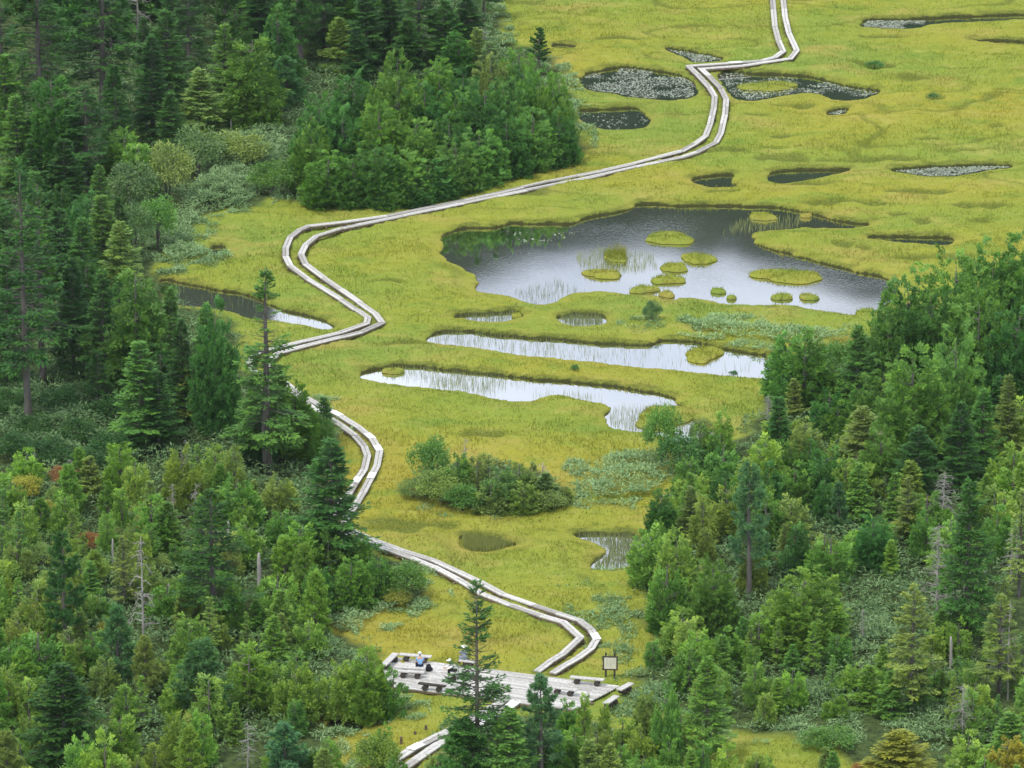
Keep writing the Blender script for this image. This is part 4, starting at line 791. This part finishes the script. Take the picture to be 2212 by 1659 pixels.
for x, yb, w in ((20, 905, 90), (75, 960, 80), (130, 900, 80), (170, 970, 90), (230, 920, 80), (240, 1000, 90), (110, 1010, 90), (30, 1000, 90), (190, 1030, 80)): T('broad', x, yb - 62, yb, w, 'dark green')
# -- the tall group in front of the left ponds
T('plume_cypress', 297, 538, 860, 150, 'green', 'tall plumed cypress left of the dark stream', 'the tall plumed cypress'); T('fir', 308, 735, 975, 160, 'green', 'broad layered fir with bare lower trunk left of the column cypress', 'the broad layered fir'); T('thin_fir', 400, 800, 935, 65, 'olive', 'thin olive fir squeezed between two big dark trees', None); T('cypress', 468, 618, 945, 125, 'deep green', 'dark column-shaped cypress beside the stream', 'the dark column cypress', var=1)
T('fir', 395, 690, 930, 100, 'dark green'); T('fir', 345, 800, 985, 110, 'dark green'); T('thin_fir', 215, 760, 905, 80, 'dark green')
T('cypress', 640, 815, 1000, 110, 'green'); T('cypress', 560, 850, 1010, 100, 'deep green'); T('fir_small', 700, 858, 960, 62, 'deep green', 'small leaning cypress-like fir covering the boardwalk bend', 'the leaning boardwalk fir'); T('broad', 690, 900, 990, 60, 'green'); T('bent_pine', 584, 578, 1032, 160, 'green', 'tall pine with a bare crooked upper trunk beside the boardwalk hook', 'the crooked bare-trunked pine', xt=572); T('fir', 598, 790, 992, 150, 'green'); T('bushy_sapling', 775, 1150, 1262, 80, 'green'); T('fir', 716, 948, 1240, 195, 'deep green', 'dark layered fir standing over the second boardwalk bend', 'the dark fir over the boardwalk'); T('fir_small', 720, 1130, 1240, 90, 'green')
# -- lower left
T('snag', 312, 1160, 1425, 80, 'grey', 'tall silvery dead tree with curling branches in the lower-left thicket', 'the silvery dead tree'); T('old_fir', 460, 1058, 1372, 165, 'dark green', 'tall dark thin-branched fir in the middle of the lower-left thicket', 'the thin-branched fir'); T('tall_pine', 144, 1150, 1440, 120, 'dark green', 'sparse dark tall pine in the far lower-left thicket', 'the sparse dark pine'); T('pine', 256, 1312, 1490, 105, 'blue-green', 'blue-green pine beside the tall silvery dead tree', 'the lower blue-green pine')
T('pine', 443, 1384, 1575, 150, 'blue-green', 'large tufted green-blue pine in the lower-left thicket', 'the large tufted pine'); T('pine', 617, 1564, 1700, 125, 'blue-green', 'rounded blue pine at the bottom edge left of the lower track', 'the rounded blue pine', var=2); T('fir', 138, 1435, 1680, 190, 'dark green', 'broad dark fir at the bottom-left corner', 'the broad dark corner fir'); T('thin_fir', 270, 1160, 1320, 70, 'olive'); T('stub', 560, 1196, 1300, None, 'grey', 'bare grey broken trunk left of the boardwalk thicket', 'the grey broken trunk'); T('snag', 535, 1560, 1670, 60, 'grey', 'grey dead tree left of the rounded blue pine', None); T('snag', 78, 970, 1050, 26, 'grey', 'thin white dead stem below the tall twin-trunked fir', 'the thin white dead stem'); T('broad', 146, 1005, 1060, 70, 'rusty', 'rusty red shrub near the thin white dead stem', 'the rusty shrub'); T('broad', 192, 1152, 1195, 60, 'rusty', 'orange shrub in the open gap of the lower-left thicket', 'the orange shrub'); T('broad', 690, 1325, 1345, 36, 'rusty', 'small rust-coloured shrub at the edge of the dwarf bamboo patch', None)
T('broad', 245, 1335, 1380, 55, 'golden', 'golden shrub left of the silvery dead tree', None); T('broad', 855, 1275, 1310, 60, 'golden', 'yellow shrub in front of the bushes left of the boardwalk', 'the yellow shrub'); T('snag', 797, 1245, 1305, 20, 'grey', 'short white dead stem beside the yellow shrub', None)
T('bushy_sapling', 293, 972, 1110, 80, 'yellow-green'); T('bushy_sapling', 395, 944, 1120, 95, 'yellow-green', 'bright bushy cypress standing before the column cypress', None); T('sapling', 467, 950, 1090, 70, 'yellow-green'); T('sapling', 507, 952, 1100, 70, 'olive'); T('snag', 402, 950, 1010, 30, 'grey'); T('snag', 375, 1045, 1150, 40, 'grey'); T('cypress', 760, 1195, 1320, 110, 'green'); T('bushy_sapling', 820, 1195, 1300, 85, 'green'); T('broad', 875, 1215, 1300, 90, 'green'); T('bushy_sapling', 690, 1210, 1330, 80, 'deep green')
T('cypress', 795, 1385, 1555, 120, 'bright green', 'bright bush-shaped cypress covering the left end of the deck', 'the bright cypress by the deck'); T('bushy_sapling', 850, 1440, 1555, 80, 'green'); T('bushy_sapling', 730, 1410, 1550, 100, 'yellow-green')
# -- the leaning pine and the two pines before the deck
T('ragged_fir', 1030, 1252, 1725, 172, 'deep green', 'tall dark conifer in front of the deck, its top thin and ragged', 'the tall deck conifer'); T('tall_pine', 1170, 1462, 1720, 130, 'blue-green', 'blue-green pine with a round tufted top against the deck', 'the round-topped pine', var=0); T('fir', 1100, 1530, 1740, 150, 'green'); T('pine', 1000, 1560, 1730, 170, 'deep green'); T('bushy_sapling', 1165, 1555, 1700, 120, 'green')
for x, yt, w, ti in ((1225, 1500, 60, 'green'), (1262, 1488, 46, 'yellow-green'), (1305, 1500, 36, 'yellow-green'), (1345, 1540, 60, 'yellow-green'), (1395, 1480, 80, 'olive'), (1440, 1450, 80, 'green'), (1290, 1560, 90, 'olive'), (1240, 1565, 90, 'green'), (1385, 1560, 90, 'yellow-green'), (1430, 1540, 80, 'yellow-green'), (1200, 1600, 80, 'green'), (1340, 1600, 80, 'green'), (1470, 1520, 70, 'olive')): T('sapling' if w < 70 else 'bushy_sapling', x, yt, max(yt + 100, 1600 + (x % 7) * 12), w, ti)
T('broad', 975, 1635, 1690, 110, 'yellow-green'); T('broad', 815, 1590, 1680, 90, 'yellow-green'); T('sapling', 830, 1555, 1670, 60, 'green')
# -- right side
T('fir', 1527, 1420, 1655, 118, 'bright green', 'bright green layered fir standing before the dry grass', 'the bright layered fir', var=1); T('tall_pine', 1617, 1000, 1305, 130, 'blue-green', 'tall blue-green pine with a bare dark trunk in the right thicket', 'the tall bare-trunked pine'); T('cypress', 1735, 1215, 1415, 200, 'bright green', 'large round bright cypress in the lower right thicket', 'the large round cypress'); T('cypress', 1538, 1185, 1390, 130, 'green'); T('bushy_sapling', 1440, 1190, 1370, 110, 'green'); T('cypress', 1460, 1130, 1320, 110, 'yellow-green')
T('grey_fir', 2024, 1130, 1370, 90, 'grey', 'grey twiggy dead fir left of the dense dark fir', 'the grey twiggy fir'); T('fir', 2085, 1040, 1395, 150, 'deep green', 'dense dark-skirted fir at the right edge thicket', 'the dense skirted fir'); T('old_fir', 1968, 1262, 1555, 130, 'olive', 'sparse olive fir with a black trunk at the lower right', 'the sparse black-trunked fir'); T('old_fir', 2157, 1285, 1515, 110, 'olive', 'sparse olive fir with two grey trunks near the right edge', 'the two-trunked fir'); T('snag', 2176, 1300, 1520, 60, 'grey'); T('stub', 2053, 1376, 1450, None, 'grey', 'broken silvery stump near the right edge', 'the silvery stump')
T('fir_small', 1925, 1450, 1560, 90, 'green'); T('fir_small', 1985, 1430, 1545, 80, 'green'); T('fir', 1940, 1580, 1700, 165, 'golden', 'yellow-green fir at the bottom right corner', 'the yellowish corner fir'); T('bushy_sapling', 2090, 1572, 1690, 110, 'yellow-green'); T('bushy_sapling', 2175, 1575, 1700, 110, 'golden'); T('fir_small', 2180, 1540, 1640, 90, 'green'); T('fir_small', 2152, 1520, 1570, 50, 'olive'); T('broad', 1790, 1575, 1625, 110, 'green'); T('broad', 1870, 1650, 1690, 60, 'rusty')
T('round_cypress', 2060, 525, 830, 230, 'green', 'huge dark cypress at the top of the right-hand tree mass', 'the huge dark cypress', var=0); T('round_cypress', 2140, 505, 800, 210, 'green'); T('round_cypress', 2215, 488, 800, 190, 'green'); T('round_cypress', 1955, 575, 870, 175, 'green'); T('round_cypress', 2005, 590, 880, 190, 'deep green'); T('round_cypress', 2110, 610, 900, 190, 'green'); T('round_cypress', 2195, 630, 920, 170, 'deep green'); T('round_cypress', 1915, 650, 880, 125, 'green'); T('round_cypress', 2060, 690, 960, 150, 'green'); T('cypress', 1967, 728, 1015, 195, 'green', 'broad cone-shaped cypress in front of the right-hand tree mass', 'the broad cone cypress', var=2); T('plume_cypress', 1737, 700, 900, 100, 'green', 'slender plumed cypress overlapping the end of the long white pond', 'the slender pond cypress', var=1); T('cypress', 1708, 800, 905, 80, 'deep green'); T('broad', 1812, 730, 850, 90, 'green'); T('broad', 1840, 780, 880, 90, 'grey-green'); T('bushy_sapling', 1790, 780, 890, 80, 'green'); T('pine', 1850, 720, 830, 60, 'dark green'); T('fir', 2175, 810, 1010, 90, 'olive'); T('fir', 2120, 840, 1040, 110, 'deep green'); T('fir', 2070, 870, 1080, 110, 'dark green')
T('fir', 1860, 880, 1060, 130, 'olive'); T('cypress', 1900, 900, 1080, 110, 'green'); T('fir', 1980, 920, 1100, 130, 'dark green'); T('stub', 1905, 945, 1035, None, 'grey', 'silvery broken trunk amid the right thicket below the cone cypress', 'the silvery broken trunk'); T('grey_fir', 1660, 855, 920, 50, 'grey'); T('pine', 1810, 1045, 1160, 60, 'blue-green', 'small blue-green pine in the middle of the right thicket', None); T('grey_fir', 2040, 1020, 1150, 80, 'grey'); T('thin_fir', 1960, 1030, 1180, 70, 'olive'); T('thin_fir', 2200, 1060, 1300, 80, 'olive'); T('snag', 2195, 1120, 1250, 40, 'grey')
T('broad', 1430, 875, 1010, 75, 'green', 'leafy shrub standing at the near end of the reedy pond', 'the shrub by the reedy pond'); T('broad', 1470, 945, 1030, 90, 'deep green'); T('broad', 1512, 905, 970, 46, 'grey-green'); T('bushy_sapling', 1560, 950, 1070, 100, 'green'); T('bushy_sapling', 1500, 1010, 1110, 100, 'yellow-green')
# -- the bush island in the middle of the bog
T('broad', 930, 942, 1065, 80, 'green', 'left tall green bush of the clump in the middle of the bog', 'the middle clump bush'); T('bushy_sapling', 990, 965, 1085, 85, 'green'); T('broad', 955, 1015, 1095, 90, 'olive'); T('sapling', 1032, 968, 1090, 60, 'olive'); T('bushy_sapling', 1080, 995, 1105, 90, 'grey-green'); T('thin_fir', 1055, 985, 1090, 50, 'olive'); T('sapling', 1122, 985, 1095, 66, 'olive'); T('bushy_sapling', 1060, 1035, 1112, 90, 'olive'); T('bushy_sapling', 1130, 1040, 1112, 100, 'olive'); T('fir_small', 1178, 1022, 1100, 80, 'grey-green'); T('thin_fir', 1150, 1000, 1090, 50, 'olive'); T('bushy_sapling', 1215, 1040, 1095, 60, 'olive'); T('snag', 1005, 945, 1055, 34, 'grey', 'thin dead stem rising from the bush clump in the bog', None); T('snag', 1170, 1000, 1080, 60, 'grey', 'grey dead branches at the right of the bush clump in the bog', None); T('broad', 892, 1035, 1085, 60, 'olive'); T('broad', 1000, 1050, 1110, 80, 'green'); T('broad', 1190, 1060, 1108, 70, 'olive')
# -- lone shrubs in the bog
T('broad', 1408, 652, 698, 40, 'grey-green', 'small two-stemmed shrub between the big and long ponds', 'the two-stemmed bog shrub'); T('broad', 1242, 790, 803, 16, 'deep green', 'tiny green shrub on the strip between the two long ponds', None); T('broad', 1584, 803, 816, 18, 'deep green', 'tiny green shrub on the near bank of the white pond', None); T('broad', 1890, 133, 150, 36, 'deep green', 'dark low shrub alone in the upper right meadow', None); T('broad', 2016, 205, 215, 20, 'deep green', 'smallest dark shrub in the upper right meadow', None); T('broad', 1820, 730, 760, 60, 'golden', 'golden shrub at the edge of the trees beside the pale bamboo', None)
# -- the dense cypress clump by the boardwalk
CL = [(860, 90, 300, 90), (765, 140, 330, 120), (860, 138, 350, 130), (918, 165, 350, 110), (950, 115, 290, 90), (985, 185, 350, 100), (1047, 155, 360, 120), (1088, 158, 350, 110), (1130, 130, 300, 90), (1165, 125, 330, 100), (1195, 150, 340, 80), (1205, 230, 362, 90), (1150, 220, 372, 110), (1095, 240, 385, 110), (1035, 270, 402, 120), (985, 290, 420, 110), (925, 340, 432, 120), (865, 320, 440, 120), (810, 300, 442, 120), (765, 330, 446, 110), (710, 320, 446, 110), (690, 190, 390, 110), (675, 255, 420, 90), (740, 220, 400, 130), (820, 210, 400, 130), (900, 240, 400, 130), (970, 240, 395, 120), (1120, 90, 250, 80), (1000, 130, 300, 90), (1060, 110, 260, 90), (830, 370, 450, 90), (895, 385, 446, 80), (1010, 350, 420, 80)]
for i, (x, yt, yb, w) in enumerate(CL): T('cypress' if i % 4 == 0 else 'round_cypress', x, yt, yb, w * 1.18, ('green', 'deep green', 'green', 'deep green', 'green')[i % 5] if i != 29 else 'olive', lm='the dense cypress clump' if False else None)

# ------------------------------------------------------------------ trees that fill the thickets between them
LMK = [(t['lm'], t['x'], t['yb'] - .4 * t['hpx']) for t in TREES if t['lm']] + [('the rest deck', 1080, 1470), ('the sign board', 1318, 1440), ('the lily pad pond', 1375, 180), ('the big pond', 1400, 560), ('the dark square pond', 1325, 258), ('the boardwalk S-bend', 700, 560), ('the pale bamboo patch', 1360, 1040), ('the reedy lower pond', 1320, 1190), ('the dry grass at the bottom', 1650, 1620), ('the dense cypress clump', 930, 300)]
def label_trees():
    groups = {}; words = ['nearest', 'second', 'third', 'fourth', 'fifth', 'sixth', 'seventh', 'eighth', 'ninth', 'tenth', 'eleventh', 'twelfth', 'thirteenth', 'fourteenth', 'fifteenth']
    for t in TREES:
        if t['label']: continue
        cx, cy = t['x'], t['yb'] - .4 * t['hpx']; L = sorted(LMK, key=lambda l: math.hypot(l[1] - cx, l[2] - cy))[0]; dx, dy = cx - L[1], cy - L[2]
        rel = ('right of' if dx > 0 else 'left of') if abs(dx) > abs(dy) * 1.6 else (('below' if dy > 0 else 'above') if abs(dy) > abs(dx) * 1.6 else (('lower ' if dy > 0 else 'upper ') + ('right of' if dx > 0 else 'left of')))
        col = t['tint'] if t['cat'] != 'dead tree' else ''
        hm = t['hpx'] / pxm(t['yb']); size = 'tall' if hm > 6.5 else ('small' if hm < 2.8 else '')
        if size and size in t['noun']: size = ''
        groups.setdefault((size, col, t['noun'], rel, L[0]), []).append((math.hypot(dx, dy), t))
    for (size, col, noun, rel, lm), M in groups.items():
        M.sort(key=lambda q: q[0])
        for i, (d, t) in enumerate(M):
            desc = ' '.join(w for w in (size, col, noun) if w)
            t['label'] = t['root']['label'] = f"{desc} {rel} {lm}" if len(M) == 1 else (f"{desc} {rel} {lm}, nearest one" if i == 0 else f"{desc} {rel} {lm}, {words[min(i, 14)]} nearest")
def fill(P, n, kinds, tints, hm, dmin, seed, ymax=1e9):
    rng = random.Random(seed); P = np.asarray(P, float); lo, hi = P.min(0), P.max(0); done = 0
    for _ in range(n * 14):
        if done >= n: break
        x, y = rng.uniform(lo[0], hi[0]), rng.uniform(lo[1], hi[1])
        if not inside(P, np.array([x]), np.array([y]))[0]: continue
        g = G(x, y)
        if any(math.hypot(t['gx'] - g.x, t['gy'] - g.y) < dmin * (.6 + .4 * min(1, t['rad'] / 1.5)) for t in TREES): continue
        XY = (np.array([g.x]), np.array([g.y]))
        if pond_sd(*XY)[0] < .5 or near_walk(*XY, 1.0)[0] or deck_mask(*XY, .9)[0]: continue
        kind = rng.choice(kinds); h = rng.uniform(*hm) * (1.0 if kind not in ('broad',) else .55); k = pxm(y)
        tm, cm, h0, r0 = variants(kind)[0]; yt = y - h * k * .952; w = 2 * r0 * (h / h0) * k * rng.uniform(.85, 1.25)
        tree(kind, x, yt, y, w, rng.choice(tints)); done += 1
    return done
DARK = ['dark green', 'dark green', 'deep green', 'green']; MIXD = ['green', 'yellow-green', 'bright green', 'olive', 'bright green', 'green']; RT = ['green', 'bright green', 'yellow-green', 'deep green', 'olive', 'green']
nf = [fill([(-60, -60), (1040, -60), (1060, 60), (640, 150), (620, 260), (380, 270), (270, 400), (200, 420), (-60, 500)], 46, ['fir', 'fir', 'old_fir', 'plume_cypress'], DARK, (7, 11), 2.2, 1),
      fill([(-60, 420), (240, 420), (290, 560), (310, 760), (440, 800), (480, 930), (260, 960), (240, 760), (-60, 820)], 24, ['fir', 'fir', 'cypress'], DARK, (4.5, 7), 1.8, 2),
      fill([(-40, 1040), (300, 1050), (560, 1090), (680, 1100), (720, 1240), (690, 1330), (690, 1420), (720, 1540), (600, 1640), (400, 1720), (-40, 1760)], 150, ['sapling', 'sapling', 'bushy_sapling', 'bushy_sapling', 'fir_small', 'thin_fir', 'pine'], MIXD, (2.2, 4.4), 1.1, 3),
      fill([(-40, 1060), (640, 1090), (640, 1300), (-40, 1500)], 24, ['broad'], ['olive', 'pale green', 'yellow-green', 'golden'], (2.4, 3.6), .8, 4),
      fill([(1480, 1000), (1600, 960), (1700, 900), (1880, 900), (2240, 930), (2240, 1240), (1900, 1290), (1690, 1260), (1440, 1380), (1400, 1300), (1410, 1200)], 85, ['bushy_sapling', 'bushy_sapling', 'sapling', 'cypress', 'fir_small'], RT, (2.6, 4.6), 1.25, 5),
      fill([(1400, 1400), (1800, 1400), (1960, 1420), (2230, 1280), (2230, 1640), (1880, 1560), (1600, 1580), (1420, 1540)], 60, ['sapling', 'bushy_sapling', 'fir_small', 'thin_fir', 'broad'], MIXD, (2.0, 3.6), 1.15, 6),
      fill([(560, 1660), (900, 1680), (1480, 1690), (2212, 1700), (2212, 1760), (560, 1760)], 34, ['sapling', 'bushy_sapling', 'broad', 'fir_small'], MIXD, (2.0, 3.2), 1.1, 7),
      fill([(1700, 880), (1900, 860), (2230, 700), (2230, 1000), (1700, 960)], 16, ['cypress', 'plume_cypress', 'fir'], ['deep green', 'green', 'green'], (4, 6.5), 1.5, 8),
      fill([(1560, 1400), (2212, 1240), (2212, 1660), (1900, 1560)], 8, ['snag', 'grey_fir'], ['grey'], (2.0, 4.0), .9, 9),
      fill([(0, 1060), (640, 1090), (640, 1600), (0, 1650)], 9, ['snag', 'grey_fir', 'stub'], ['grey'], (1.5, 3.0), .7, 10)]
print('FILL', nf, 'TREES', len(TREES))
label_trees()
# ------------------------------------------------------------------ thin mountain air
def build_haze():
    mb = MB(); mb.box((0, 240, 62), (400, 620, 128)); m, nt = new_mat('air'); t = NT(nt); v = t.n('VolumePrincipled')
    v.inputs['Color'].default_value = (.80, .88, 1, 1); v.inputs['Density'].default_value = .00004; v.inputs['Anisotropy'].default_value = .2
    o = t.n('OutputMaterial'); t.link(v.outputs[0], o.inputs['Volume']); tag(mb.build('haze', m), 'thin blue air between the viewpoint and the bog', 'haze', kind='stuff')
build_haze()
